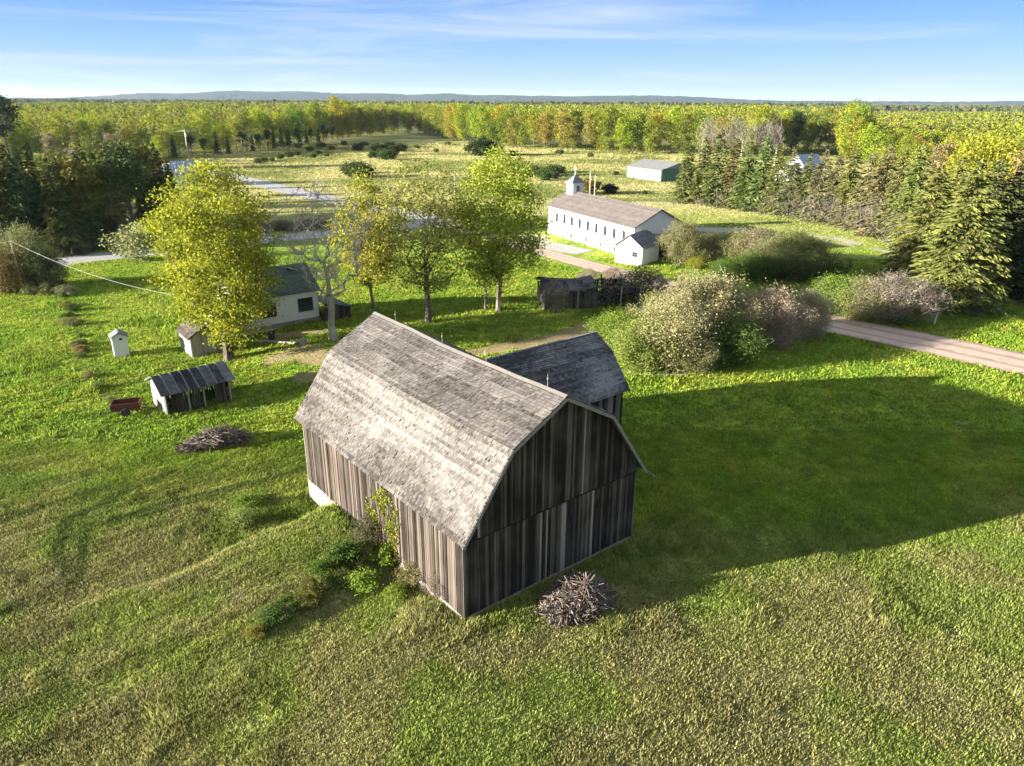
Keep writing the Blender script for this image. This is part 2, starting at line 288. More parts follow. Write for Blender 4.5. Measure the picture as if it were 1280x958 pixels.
# ------------------------------------------------------------------ roads
def road(name, px, wd, zoff, mt, pts=None):
    pl = gpoly(px) if pts is None else pts
    # smooth: Catmull-Rom
    pp = [2*pl[0]-pl[1]]+list(pl)+[2*pl[-1]-pl[-2]]; out = []
    for a, b_, c, d in zip(pp[:-3], pp[1:-2], pp[2:-1], pp[3:]):
        n = max(2, int(np.linalg.norm(c-b_)/1.0))
        for i in range(n):
            t = i/n; out.append(.5*(2*b_+(c-a)*t+(2*a-5*b_+4*c-d)*t*t+(3*b_-a-3*c+d)*t**3))
    out.append(pl[-1]); q = np.array(out); tg = np.gradient(q, axis=0); tg /= np.linalg.norm(tg, axis=1, keepdims=True); nr = np.stack([-tg[:, 1], tg[:, 0]], 1)
    k = 9; us = np.linspace(-1, 1, k); wob = ((np.interp(np.arange(len(q))/len(q), [0, .35, .6], [wd*.55, wd*.6, wd]) if name == 'dirt_road' else wd)/2+.25*(np.random.default_rng(3).random(len(q))-.5))
    V = q[:, None]+nr[:, None]*us[None, :, None]*wob[:, None, None]; z = terr(V[..., 0], V[..., 1])+zoff-np.where(np.abs(us) > .99, .02, 0)[None]
    mb = MB(); n = len(q); ii = (np.arange(n-1)[:, None]*k+np.arange(k-1)[None]).ravel()
    cc = np.repeat((us*.5+.5)[None], n, 0)
    mb.add(np.concatenate([V, z[..., None]], -1), np.stack([ii, ii+1, ii+1+k, ii+k], 1), .5, 0, np.repeat(cc.reshape(-1, 1), 3, 1))
    return mb.obj(name, mt, kind='structure', smooth=True)
def roadmat(name, c, rut, rough=.95):
    mt, nt, b = mat(name, rough, .1); at = ND(nt, 'ShaderNodeAttribute', attribute_name='col'); sp = ND(nt, 'ShaderNodeSeparateColor'); nt.links.new(at.outputs['Color'], sp.inputs[0])
    tcx = ND(nt, 'ShaderNodeTexCoord'); n1 = ND(nt, 'ShaderNodeTexNoise'); n1.inputs['Scale'].default_value = 1.2; n1.inputs['Detail'].default_value = 8; nt.links.new(tcx.outputs['Object'], n1.inputs['Vector'])
    ad = ND(nt, 'ShaderNodeMath', operation='MULTIPLY_ADD'); nt.links.new(n1.outputs[0], ad.inputs[0]); ad.inputs[1].default_value = .12; nt.links.new(sp.outputs[0], ad.inputs[2])
    rp = ND(nt, 'ShaderNodeValToRGB'); e = rp.color_ramp.elements; e[0].position = .03; e[0].color = (*rut, 1); e[1].position = 1; e[1].color = (*rut, 1)
    for p_, cl in ((.14, c), (.27, c), (.33, rut), (.40, c), (.60, c), (.68, rut), (.78, c), (.92, c)):
        x = rp.color_ramp.elements.new(p_+.03); x.color = (*cl, 1)
    nt.links.new(ad.outputs[0], rp.inputs[0]); mr = ND(nt, 'ShaderNodeMapRange'); mr.inputs[3].default_value = .72; mr.inputs[4].default_value = 1.28; nt.links.new(n1.outputs[0], mr.inputs[0])
    hs = ND(nt, 'ShaderNodeHueSaturation'); nt.links.new(rp.outputs[0], hs.inputs['Color']); nt.links.new(mr.outputs[0], hs.inputs['Value']); nt.links.new(hs.outputs[0], b.inputs['Base Color'])
    return mt
M_dirt = roadmat('dirt_road', (.47, .355, .28), (.30, .22, .17)); M_asph = roadmat('worn_asphalt', (.36, .345, .325), (.29, .28, .265)); M_hwy = roadmat('grey_highway', (.36, .35, .34), (.30, .29, .28))
road('road', [(-90, 356), (0, 343), (80, 327), (150, 319), (215, 313), (280, 306), (345, 299), (420, 291), (500, 283), (560, 277)], 6.4, .05, M_asph)
road('highway', [(60, 186), (140, 197), (215, 208), (265, 215), (330, 231), (383, 243), (432, 253), (520, 270), (560, 280), (600, 290)], 7.5, .08, M_hwy)
road('dirt_road', [(585, 287), (640, 305), (700, 322), (770, 341), (850, 362), (950, 385), (1034, 404), (1160, 430), (1280, 456), (1420, 486), (1760, 556)], 6.8, .11, M_dirt)
road('parking_pad', [(688, 307), (700, 309), (716, 313), (732, 316)], 4.5, .05, M_asph)
road('parking_area', [(868, 287), (885, 287.5), (910, 288), (932, 288)], 5.0, .05, M_asph)

# ------------------------------------------------------------------ building helpers
def boards(mb, O, D, N, length, zb, zt, wmean=.24, th=.03, gap=.012, rs=rng, lo=.1, hi=.9, pale=.0, jag=.05, split=None, miss=0.):
    """upright boards along O + D*x, zb(x)/zt(x) bottoms and tops, N outward"""
    O = np.array(O, float); x = 0.
    while x < length-.02:
        wd = min(wmean*(.65+.7*rs.random()), length-x); a = lo+(hi-lo)*rs.random()**1.3
        if rs.random() < pale: a = 1.25
        if rs.random() >= miss:
            x0 = x+gap/2; x1 = x+wd-gap/2; o = th*(.8+.9*rs.random()); bj = rs.random()*jag
            vs = []
            for off in (0.002, o):
                for xx, f in ((x0, zb), (x1, zb), (x1, zt), (x0, zt)):
                    zz = f(xx)+(bj if f is zb else 0); vs.append(O+D*xx+N*off+np.array([0, 0, zz]))
            mb.add(vs, [(0, 3, 2, 1), (4, 5, 6, 7), (0, 1, 5, 4), (3, 7, 6, 2), (0, 4, 7, 3), (1, 2, 6, 5)], a)
        x += wd
def shingles(mb, A, B, D, length, course=.17, wmean=.16, rs=rng, patch=None, rough=.02, skip=.012):
    """A lower edge start, B upper edge start, D along the eave"""
    A = np.array(A, float); B = np.array(B, float); U = B-A; ln = np.linalg.norm(U); U /= ln; N = np.cross(D, U); N *= np.sign(N[2])
    nc = int(ln/course); course = ln/nc
    for i in range(nc):
        wv = wmean*(.5+1.0*rs.random(int(length/wmean*1.5)+4)); e = np.cumsum(wv)-.1*rs.random(); e = e[e < length]; e = np.concatenate([[0], e, [length]]); n = len(e)-1
        x0 = e[:-1]+.004; x1 = e[1:]-.004; lo_ = i*course-.03*rs.random(n)*(rs.random(n) < .4); hi_ = np.minimum((i+1)*course+.04, ln); lift = .04+rough*rs.random(n)+.03*(rs.random(n) < .04)
        base = A+N*.012
        def pt(x, y, z): return base+D*x[:, None]+U*np.broadcast_to(y, x.shape)[:, None]+N*np.broadcast_to(z, x.shape)[:, None]
        v = np.stack([pt(x0, lo_, 0), pt(x1, lo_, 0), pt(x1, hi_, 0.), pt(x0, hi_, 0.), pt(x0, lo_, lift), pt(x1, lo_, lift), pt(x1, hi_, .006), pt(x0, hi_, .006)], 1)
        f = np.array([(4, 5, 6, 7), (0, 1, 5, 4), (0, 4, 7, 3), (1, 2, 6, 5)])[None]+(np.arange(n)*8)[:, None, None]
        c = .12*rs.normal()+rs.random(n)*.42+.27-.25*(rs.random(n) < .05)+.16*(rs.random()-.5)
        if patch is not None: c = c+patch((x0+x1)/2, i*course)
        k = rs.random(n) >= skip
        f = f[k]; c = c[k]
        if np.cross(U, D)@N > 0: pass
        cc_ = np.stack([c, c*0-.9, c*0-.5, c*0-.5], 1); mb.add(v.reshape(-1, 3), f.reshape(-1, 4), cc_.ravel())
def deck(mb, A, B, D, length, th=.06, a=.3):
    A = np.array(A, float); B = np.array(B, float); U = B-A; N = np.cross(D, U); N *= np.sign(N[2])/np.linalg.norm(N)
    n = max(1, int(length/.7)); x = np.linspace(0, length, n+1); off = [A-N*(th-.01), B-N*(th-.01), B+N*.01, A+N*.01]
    V = np.concatenate([[o_+D*xx for o_ in off] for xx in x]); i = np.arange(n)*4; f = np.concatenate([np.stack([i+j, i+(j+1) % 4, i+4+(j+1) % 4, i+4+j], 1) for j in range(4)])
    mb.add(V, f, a); mb.add(V[[0, 1, 2, 3, -4, -3, -2, -1]], [(0, 3, 2, 1), (4, 5, 6, 7)], a)
def framed_window(parent, O, D, N, wd, ht, cols, rows, mframe, fr=.06, pname='window'):
    """frame with glazing bars, pane as its child; O bottom-left"""
    Zv = np.array([0, 0, 1.]); mb = MB(); c = O+D*wd/2+Zv*ht/2
    for s_ in (-1, 1):
        mb.box(c+D*s_*(wd/2)+N*.04, D*fr/2, N*.04, Zv*(ht/2+fr/2)); mb.box(c+Zv*s_*(ht/2)+N*.042, D*(wd/2+fr/2), N*.04, Zv*fr/2)
    for i in range(1, cols): mb.box(c+D*(i/cols-.5)*wd+N*.03, D*.015, N*.02, Zv*ht/2)
    for i in range(1, rows): mb.box(c+Zv*(i/rows-.5)*ht+N*.03, D*wd/2, N*.019, Zv*.015)
    f = mb.obj(pname, mframe, parent); g = MB(); g.box(c+N*.012, D*wd/2, N*.008, Zv*ht/2); g.obj('pane', M_glass, f); return f
Zu = np.array([0, 0, 1.])

# ------------------------------------------------------------------ the barn
PROF = [(-.31, 4.2), (2.39, 8.0), (W/2, 9.72), (W-2.39, 8.0), (W+.31, 4.2)]
def prof(s): return float(np.interp(s, [p[0] for p in PROF], [p[1] for p in PROF]))
barn = thing('barn', P(W/2, L/2, 0), 'big old gambrel barn of weathered upright boards with a pale shingle roof and rear wing', 'barn')
mb = MB(); rs = np.random.default_rng(5)
def found(mb, s0, s1, t0, t1, zt=0.0, zb=-2.2, th=.18):
    for (a, b_) in (((s0, t0), (s1, t0)), ((s0, t1), (s1, t1)), ((s0, t0), (s0, t1)), ((s1, t0), (s1, t1))):
        a = P(*a); b_ = P(*b_); d = (b_-a); l = np.linalg.norm(d); d /= l; n = np.cross(d, Zu); mb.box((a+b_)/2+Zu*(zt+zb)/2, d*(l/2+th), n*th, Zu*(zt-zb)/2)
found(mb, .12, W-.12, .12, L-.12, .16); mb.obj('foundation', M_conc, barn)
# gables: upper tier boards lap over the lower tier at eave height
def gable(t, N, name, seed):
    rs = np.random.default_rng(seed); mb = MB()
    boards(mb, P(0, t), ux, N, W, lambda x: .10, lambda x: min(4.12, prof(x)-.12), .15, .028, .016, rs, .0, .42, .09, .06)
    boards(mb, P(0, t)+N*.035, ux, N, W, lambda x: 4.05, lambda x: prof(x)-.10, .13, .028, .014, rs, -.05, .30, .03, .05)
    mb.box(P(W/2, t, 4.05)+N*.05, ux*W/2, N*.03, Zu*.03, -.3)
    o = mb.obj(name, M_gable, barn); return o
gable(0, -uy, 'gable_wall', 21); gable(L, uy, 'gable_wall', 22)
for s, N, sd_ in ((0, -ux, 31), (W, ux, 32)):
    mb = MB(); boards(mb, P(s, 0), uy, N, L, lambda x: .08+.12*math.sin(x*1.7)*math.sin(x*.6), lambda x: 4.55, .17, .045, .03, np.random.default_rng(sd_), .0, 1.0, .03, .10, miss=.0)
    mb.obj('side_wall', M_board if s == 0 else M_gable, barn)
for s, t in ((0, 0), (W, 0), (0, L), (W, L)):                     # corner boards and rake trim
    mb = MB(); mb.box(P(s+(-.035 if s == 0 else .035), t+(.07 if t == 0 else -.07), 2.2), ux*.012, uy*.08, Zu*2.05, .5); mb.obj('corner_board', M_trim, barn)
for t in (-.46, L+.46):
    mb = MB()
    for a, b_ in zip(PROF[:-1], PROF[1:]): mb.bar(P(a[0], t, a[1]-.10), P(b_[0], t, b_[1]-.10), .035, .16, .6)
    mb.obj('rake_trim', M_trim, barn)
patchf = lambda up0, sgn: (lambda x, y: .3*(fbm(x*.8, np.full_like(x, y+up0), 2.6, 1, 4)-.5)*2-.25*sst(.62, .75, fbm(x*.5, np.full_like(x, y+up0+9), 3.4, 3, 3))+.3*sst(.58, .7, fbm(x, np.full_like(x, y*1.5+up0), 1.6, 4, 4)))
LT = L+.914; T0 = -.457
roof = None
for k, (a, b_) in enumerate(((0, 1), (1, 2), (3, 2), (4, 3))):
    mb = MB(); A = P(PROF[a][0], T0, PROF[a][1]); B = P(PROF[b_][0], T0, PROF[b_][1])
    if k in (0, 3):                     # the eave kicks out slightly
        deck(mb, A, B, uy, LT); shingles(mb, A, B, uy, LT, .16, .12, np.random.default_rng(40+k), patchf(k*7, 1))
    else:
        deck(mb, A, B, uy, LT); shingles(mb, A, B, uy, LT, .165, .12, np.random.default_rng(40+k), (lambda f: (lambda x, y: f(x, y)-.22*np.exp(-((x-6)/2.6)**2-((y-.9)/1.0)**2)))(patchf(k*7, 1)))
    o = mb.obj('roof_slope', M_shingle, barn)
    if k == 1: roof = o
mb = MB(); deck(mb, P(W/2-.16, T0, 9.725), P(W/2, T0, 9.81), uy, LT, .024, .7); deck(mb, P(W/2+.16, T0, 9.727), P(W/2+.002, T0, 9.812), uy, LT, .024, .7)
ridge = mb.obj('ridge_cap', M_shingle, barn)
for t in (.9, 5.6, 9.6, 14.6):
    mb = MB(); mb.tubes([P(W/2, t, 9.75)], [P(W/2, t, 10.45)], .018, .012); mb.tubes([P(W/2, t, 9.75)], [P(W/2-.12, t+.12, 9.72)], .012, .012)
    mb.tubes([P(W/2, t, 10.18)], [P(W/2, t, 10.28)], .04, .04, 7); mb.obj('lightning_rod', M_trim, ridge)
mb = MB(); q = [P(W+.34, T0+.05+.1*i, 4.12-.05*i+.02*i*i) if i < 3 else P(W+.34+.14*(i-2), T0-.05*i, 4.15-.17*(i-2)**.8) for i in range(6)]
mb.tubes(q[:-1], q[1:], .035, .03, 4, .7); mb.obj('broken_eave_board', M_trim, barn, label='broken eave board curling off the right roof corner')
# wing, a smaller gambrel running off the far long side
WS = 20.2; WT0, WT1 = 9.55, 15.85; WM = (WT0+WT1)/2
WP = [(WT0-.33, 3.35), (WT0+1.55, 5.72), (WM, 6.72), (WT1-1.55, 5.72), (WT1+.33, 3.35)]
def wprof(t): return float(np.interp(t, [p[0] for p in WP], [p[1] for p in WP]))
for t, N in ((WT0, -uy), (WT1, uy)):
    mb = MB(); boards(mb, P(W+.05, t), ux, N, WS-W-.05, lambda x: -.4, lambda x: 3.5, .24, .03, .015, np.random.default_rng(51), 0, .8); mb.obj('wing_wall', M_gable, barn)
mb = MB(); boards(mb, P(WS, WT0), uy, ux, WT1-WT0, lambda x: -.4, lambda x: wprof(WT0+x)-.1, .24, .03, .015, np.random.default_rng(53), 0, .8); mb.obj('wing_wall', M_gable, barn)
for k, (a, b_) in enumerate(((0, 1), (1, 2), (3, 2), (4, 3))):
    mb = MB(); s0 = W/2+1 if k in (1, 2) else W-1.6
    A = P(s0, *WP[a]); B = P(s0, *WP[b_]); ln = WS+.35-s0
    deck(mb, A, B, ux, ln); shingles(mb, A, B, ux, ln, .165, .22, np.random.default_rng(60+k), lambda x, y: -.1+.5*(fbm(x, np.full_like(x, y), 2.2, 2, 4)-.5)*2+(.55*(np.exp(-((x-(ln-1.6))/1.3)**2)*(1 if .5 < y < 1.6 else .2))), .02)
    wr = mb.obj('wing_roof', M_shinglew, barn)
mb = MB(); mb.box(P((W+WS)/2, WM, 6.765), ux*(WS-W+.7)/2, uy*.1, Zu*.015, .6); mb.tubes([P(WS-.3, WM, 6.75)], [P(WS-.3, WM, 7.3)], .018, .012); mb.obj('ridge_cap', M_shinglew, barn)
mb = MB()
for t in (WT0-.36,):
    for s_ in (0,):
        for a, b_ in zip(WP[:-1], WP[1:]): mb.bar(P(WS+.36, a[0], a[1]-.06), P(WS+.36, b_[0], b_[1]-.06), .03, .14, .4)
mb.obj('wing_trim', M_gable, barn)

# age: the ridge sags and the eaves waver a little
for o in [c for c in barn.children]+[g for c in barn.children for g in c.children]:
    if o.name.split('.')[0] in ('roof_slope', 'ridge_cap', 'rake_trim', 'lightning_rod'):
        me = o.data; n_ = len(me.vertices); co = np.empty(n_*3, np.float32); me.vertices.foreach_get('co', co); co = co.reshape(-1, 3)
        wp = co+np.array(barn.location, np.float32); t_ = (wp-P0)@uy; s_ = (wp-P0)@ux; up_ = sst(4.0, 9.7, wp[:, 2]); k_ = (s_ < W+.6)
        co[:, 2] += k_*(-.13*up_*np.sin(np.clip(t_/L, 0, 1)*np.pi)+.07*(fbm(t_, s_*.3, 3.2, 2, 3)-.5)*2); me.vertices.foreach_set('co', co.ravel()); me.update()

# ------------------------------------------------------------------ generic gable-roofed building
def gabled(name, label, cat, O, D, N, ln, dp, he, hr, mwall, mroof, oh=.3, oe=.3, wood_walls=False, zoff=0., roofpart='roof', a=.5, seed=1, openside=None, group=None, shing=True):
    """O near-left ground corner; D along the long (eave) side, N away from the eave side into the depth"""
    O = np.array(O, float); th = thing(name, O+D*ln/2+N*dp/2, label, cat, group); rs = np.random.default_rng(seed)
    def q(x, y, z): return O+D*x+N*y+Zu*z
    pr = lambda y: he+(hr-he)*(1-abs(y-dp/2)/(dp/2))
    for nm, o_, d_, n_, l_, f_ in (('wall', q(0, 0, 0), D, -N, ln, lambda x: he), ('wall', q(0, dp, 0), D, N, ln, lambda x: he), ('wall', q(0, 0, 0), N, -D, dp, lambda x: pr(x)), ('wall', q(ln, 0, 0), N, D, dp, lambda x: pr(x))):
        mb = MB()
        if wood_walls: boards(mb, o_, d_, n_, l_, lambda x: -.3, lambda x, f=f_: f(x)-.04, .2, .03, .015, rs, .05, .9)
        else:
            n = 14 if f_(l_/2) > he+.01 else 1
            for i in range(n):
                x0 = l_*i/n; x1 = l_*(i+1)/n; vs = [o_+d_*xx+n_*off+Zu*zz for off in (-.12, 0) for xx, zz in ((x0, -.3), (x1, -.3), (x1, f_(x1)-.03), (x0, f_(x0)-.03))]
                mb.add(vs, [(0, 3, 2, 1), (4, 5, 6, 7), (0, 1, 5, 4), (3, 7, 6, 2), (0, 4, 7, 3), (1, 2, 6, 5)], a)
        mb.obj(nm, mwall, th)
    mb = MB(); sl = (hr-he)/(dp/2)
    for y0, y1 in ((-oe, dp/2), (dp+oe, dp/2)):
        A = q(-oh, y0, he-sl*oe); B = q(-oh, y1, hr); deck(mb, A, B, D, ln+2*oh, .1)
        if shing: shingles(mb, A, B, D, ln+2*oh, .3, .5, rs, None, .0)
        else:
            n_ = int((ln+2*oh)/.75); U = B-A; Nn = np.cross(D, U); Nn *= np.sign(Nn[2])/np.linalg.norm(Nn)
            for i in range(n_+1): mb.box((A+B)/2+D*(i*(ln+2*oh)/n_)+Nn*.03, D*.02, U/2*.995, Nn*.02, rs.random())
            for i in range(n_): mb.box((A+B)/2+D*((i+.5)*(ln+2*oh)/n_)+Nn*(.012+.01*rs.random()), D*((ln+2*oh)/n_/2-.02), U/2*(.99), Nn*.006, rs.random()*1.1-.1)
    r_ = mb.obj(roofpart, mroof, th)
    return th, r_, q
# white farmhouse behind the maple
z = T(-22, 73)
hO = P(7.4, 49.5, 0); hO[2] = z+.15
house, hroof, q = gabled('farmhouse', 'small cream white farmhouse with a green shingle roof behind the big yellow tree', 'house', hO, ux, uy, 8.6, 6.2, 3.4, 5.55, M_cream, M_greenroof, .25, .25)
mb = MB(); mb.box(q(4.2, 3.3, 5.75), ux*.28, uy*.28, Zu*.65, .3); mb.box(q(4.2, 3.3, 6.58), ux*.34, uy*.34, Zu*.05, .6); mb.obj('chimney', plain('brick', (.20, .09, .06), .9, .1, 9, .4), hroof)
mb = MB(); mb.box(q(6.9, 2.4, 5.25), ux*.45, uy*.16, Zu*.16, .1); mb.obj('roof_vent', M_black, hroof)
for x0, wd in ((2.35, 1.55), (6.35, 1.55)): framed_window(house, q(x0, 0, 1.15), ux, -uy, wd, 1.35, 4, 3, M_black, .07)
framed_window(house, q(0, 2.2, 1.0), uy, -ux, 1.0, 1.3, 2, 2, M_white)
mb = MB(); mb.box(q(4.3, -.03, .1), ux*4.32, uy*.05, Zu*.22); mb.obj('foundation', M_conc, house)
mb = MB(); mb.box(q(-1.2, 1.5, 1.1), ux*1.2, uy*1.2, Zu*1.25); mb.box(q(-1.2, 1.5, 2.45), ux*1.35, uy*1.35, Zu*.06, .5, 1); mb.obj('porch', [M_white, M_greenroof], house)
mb = MB(); vs = [q(8.72, -1.2, 1.9), q(11.9, -1.2, 1.15), q(11.9, 4.0, 1.15), q(8.72, 4.0, 1.9)]
mb.add(vs+[v-Zu*.1 for v in vs], [(0, 1, 2, 3), (4, 7, 6, 5), (0, 4, 5, 1), (1, 5, 6, 2), (2, 6, 7, 3), (3, 7, 4, 0)])
lr = mb.obj('lean_to_roof', M_greenroof, house); mb = MB(); boards(mb, q(11.7, -1.0, 0), uy, ux, 4.8, lambda x: -.2, lambda x: 1.1, .2); mb.obj('lean_to_wall', M_darkwood, house); mb = MB(); boards(mb, q(8.72, -1.0, 0), ux, -uy, 2.95, lambda x: -.2, lambda x: 1.8-.235*x, .2); mb.obj('lean_to_wall', M_darkwood, house)
# farmyard sheds
o = G(241, 448); d1 = P(1, 0)-P0; ov = o.copy()
gabled('tool_shed', 'narrow grey board shed half hidden under the big yellow tree', 'shed', o, -uy*-1, ux, 3.6, 2.6, 2.1, 3.0, M_greywood, M_darkwood, .2, .25, True, seed=3)
def privy():
    o = G(144, 448); D = (ux*.9+np.array([.2, 0, 0])); D /= np.linalg.norm(D); N = np.cross(Zu, D)
    th = thing('outhouse', o+D*.65+N*.6, 'tiny white outhouse with a grey roof standing alone in the grass', 'outhouse')
    def q(x, y, z): return o+D*x+N*y+Zu*z
    mb = MB(); vs = [q(x, y, z) for y in (0, 1.25) for x, z in ((0, -.2), (1.3, -.2), (1.3, 1.95), (.65, 2.35), (0, 1.95))]
    mb.add(vs[:5], [(0, 1, 2, 3, 4)]); mb.add(vs[5:], [(4, 3, 2, 1, 0)]); mb.add(vs, [(0, 4, 9, 5), (1, 6, 7, 2)]); mb.obj('wall', M_white, th)
    mb = MB()
    for s_ in (-1, 1): mb.box(q(.65+s_*.38, .62, 2.23), D*.44-Zu*s_*.27, N*.8, Zu*.03+D*s_*.015, .5)
    mb.obj('roof', M_greyroof, th); mb = MB(); mb.box(q(.75, -.02, .85), D*.33, N*.02, Zu*.85); d = mb.obj('door', M_white, th)
    mb = MB(); mb.box(q(.75, -.045, 1.78), D*.12, N*.01, Zu*.1); mb.obj('vent_hole', M_black, th)
privy()
def open_shed():
    a = G(209, 520); b_ = G(290, 500); D = b_-a; D[2] = 0; ln = np.linalg.norm(D); D /= ln; N = np.cross(Zu, D)
    z0 = min(a[2], b_[2]); o = a.copy(); o[2] = z0
    th = thing('lean_to_shed', o+D*ln/2+N*1.6, 'low dark open-fronted shed under old ribbed sheet roofing', 'shed')
    def q(x, y, z): return o+D*x+N*y+Zu*z
    dp = 3.2; rs = np.random.default_rng(8)
    mb = MB(); boards(mb, q(0, 0, 0), N, -D, dp, lambda x: -.2, lambda x: 2.05+.75*min(x/1.5, (dp-x)/1.7), .22, .03, .02, rs, .0, .7); mb.obj('wall', M_greywood, th, label='pale board end wall')
    mb = MB(); boards(mb, q(ln, 0, 0), N, D, dp, lambda x: -.2, lambda x: 2.05+.75*min(x/1.5, (dp-x)/1.7), .22, .03, .02, rs); mb.obj('wall', M_darkwood, th)
    mb = MB(); boards(mb, q(0, dp, 0), D, N, ln, lambda x: -.2, lambda x: 2.1, .22, .03, .05, rs, miss=.1); mb.obj('wall', M_darkwood, th)
    mb = MB(); boards(mb, q(0.1, 0, 0), D, -N, 2.6, lambda x: -.2, lambda x: 1.95, .2, .03, .03, rs, 0, .6, miss=.15); mb.obj('wall', M_darkwood, th); mb = MB(); boards(mb, q(ln-1.3, 0, 0), D, -N, 1.3, lambda x: -.2, lambda x: 1.9, .2, .03, .03, rs, 0, .9, miss=.3); mb.obj('wall', M_darkwood, th)
    for x in (.05, 1.8, 3.0, ln-.05):
        mb = MB(); mb.tubes([q(x, -.02, -.2)], [q(x, -.02, 2.1)], .07, .06); mb.obj('post', M_greywood, th)
    mb = MB()
    n = 8; wd = (ln+.7)/n
    for i in range(n):
        x = -.35+wd*(i+.5); j = rs.random()*.18-.05
        for y0, z0_, y1, z1 in ((-.45-j, 1.82, 1.5, 2.92), (dp+.4, 2.0, 1.5, 2.92)):
            A = q(x, y0, z0_); B = q(x, y1, z1); U = B-A; Nn = np.cross(D, U); Nn *= np.sign(Nn[2])/np.linalg.norm(Nn)
            mb.box((A+B)/2+Nn*.02*rs.random(), D*(wd/2-.015), U/2, Nn*.015, rs.random()*.8)
            for k in (-1, 1): mb.box((A+B)/2+D*k*(wd/2-.03)+Nn*.045, D*.022, U/2, Nn*.02, .9)
    mb.obj('roof', M_rustroof, th)
open_shed()
def cart(px, label, ln, wd, ht, name='cart', ang=.3):
    o = G(*px); D = np.array([math.cos(ang), math.sin(ang), 0]); N = np.cross(Zu, D)
    th = thing(name, o, label, 'cart')
    def q(x, y, z): return o+D*x+N*y+Zu*z
    mb = MB(); mb.box(q(0, 0, .5), D*ln/2, N*wd/2, Zu*.04, .2, 1)
    for s_ in (-1, 1): mb.box(q(0, s_*wd/2, .5+ht/2), D*(ln/2+.02), N*.03, Zu*ht/2); mb.box(q(s_*ln/2, 0, .5+ht/2), D*.03, N*(wd/2-.03), Zu*ht/2)
    mb.obj('bed', [M_red, M_black], th)
    mb = MB(); mb.bar(q(ln/2, 0, .45), q(ln/2+1.1, 0, .12), .08, .06); mb.obj('drawbar', M_black, th)
    for s_ in (-1, 1):
        mb = MB(); mb.tubes([q(0, s_*(wd/2+.1)-.07, .33)], [q(0, s_*(wd/2+.1)+.07, .33)], .33, .33, 16); c = q(0, s_*(wd/2+.1), .33)
        an = np.arange(16)*2*np.pi/16; ring = c+np.outer(np.cos(an), D)*.33+np.outer(np.sin(an), Zu)*.33
        mb.add(np.concatenate([ring-N*.07, ring+N*.07]), [list(range(16)), list(range(31, 15, -1))]); wo_ = mb.obj('wheel', M_black, th)
        mb = MB(); mb.tubes([c-N*.085], [c+N*.085], .13, .13, 10); mb.obj('rim', M_red, wo_)
    return th
cart((160, 517), 'small rusty red box cart parked beside the low dark shed', 2.0, 1.2, .55)

# tumbledown shed among the trees
def ruin():
    a = G(679, 388); b_ = G(792, 384); D = b_-a; D[2] = 0; ln = np.linalg.norm(D); D /= ln; N = np.cross(Zu, D); o = a.copy(); rs = np.random.default_rng(4)
    ln += .6; th = thing('ruined_shed', o+D*ln/2+N*2.5, 'collapsing black board shed with a caved in roof near the dirt road', 'shed')
    def q(x, y, z): return o+D*x+N*y+Zu*z
    mb = MB(); boards(mb, q(.2, 0, 0), D, -N, ln*.55, lambda x: -.2, lambda x: 2.3-.05*x+.1*math.sin(x*3), .25, .04, .05, rs, 0, 1.1, .1, .3, miss=.08); mb.obj('wall', M_darkwood, th)
    mb = MB(); boards(mb, q(ln*.55+.3, .3, 0), D, -N, ln*.42, lambda x: 1.2+.4*math.sin(x*2), lambda x: 2.1+.2*math.sin(x*3+1), .25, .04, .1, rs, 0, .8, .1, .3, miss=.2); mb.obj('wall', M_darkwood, th, label='broken upper wall boards over a dark gap')
    mb = MB(); boards(mb, q(.2, 0, 0), N, -D, 4.8, lambda x: -.2, lambda x: 2.5+.2*x-.1*x*x, .25, .04, .04, rs, 0.3, 1.2, .1, .3, miss=.1); mb.obj('wall', M_darkwood, th)
    mb = MB(); boards(mb, q(ln, 0.5, 0), N, D, 4.3, lambda x: -.2, lambda x: 2.0, .25, .04, .08, rs, miss=.25); boards(mb, q(.2, 5, 0), D, N, ln-.4, lambda x: -.2, lambda x: 2.2, .25, .04, .06, rs, miss=.1); mb.obj('wall', M_darkwood, th)
    mb = MB(); n = 10                                              # sagging roof half
    for i in range(n):
        for j in range(6):
            x0 = ln*.55*i/n-.2; x1 = x0+ln*.55/n; y0 = -.4+j*.9; y1 = y0+.92
            f = lambda x, y: 2.65+.75*math.sin(min(1, max(0, (y+.4)/4.6))*math.pi)-.35*math.sin(x/ (ln*.55)*math.pi)+.05*math.sin(9*x)
            if rs.random() < .93: mb.add([q(x0, y0, f(x0, y0)), q(x1, y0, f(x1, y0)), q(x1, y1, f(x1, y1)), q(x0, y1, f(x0, y1)), q(x0, y0, f(x0, y0)-.06), q(x1, y0, f(x1, y0)-.06), q(x1, y1, f(x1, y1)-.06), q(x0, y1, f(x0, y1)-.06)], [(0, 1, 2, 3), (4, 7, 6, 5), (0, 4, 5, 1), (1, 5, 6, 2), (2, 6, 7, 3), (3, 7, 4, 0)], rs.random()*.5)
    mb.obj('roof', M_rustroof, th, label='sagging sheet of dark roof')
    mb = MB()                                                      # fallen rafters
    for i in range(120):
        c = q(ln*(.5+.5*rs.random()), .1+4.4*rs.random(), .3+2.0*rs.random()); d = rs.normal(size=3)*np.array([1, 1, .35]); d /= np.linalg.norm(d); l = .8+1.3*rs.random(); mb.bar(c-d*l, c+d*l, .1+.08*rs.random(), .06, rs.random())
    mb.obj('rafters', M_darkwood, th)
    for x in (.0, 3.9, ln*.8, ln):
        mb = MB(); mb.tubes([q(x, -.1, -.2)], [q(x+.1, -.1, 2.4)], .09, .08); mb.obj('post', M_greywood, th)
ruin()

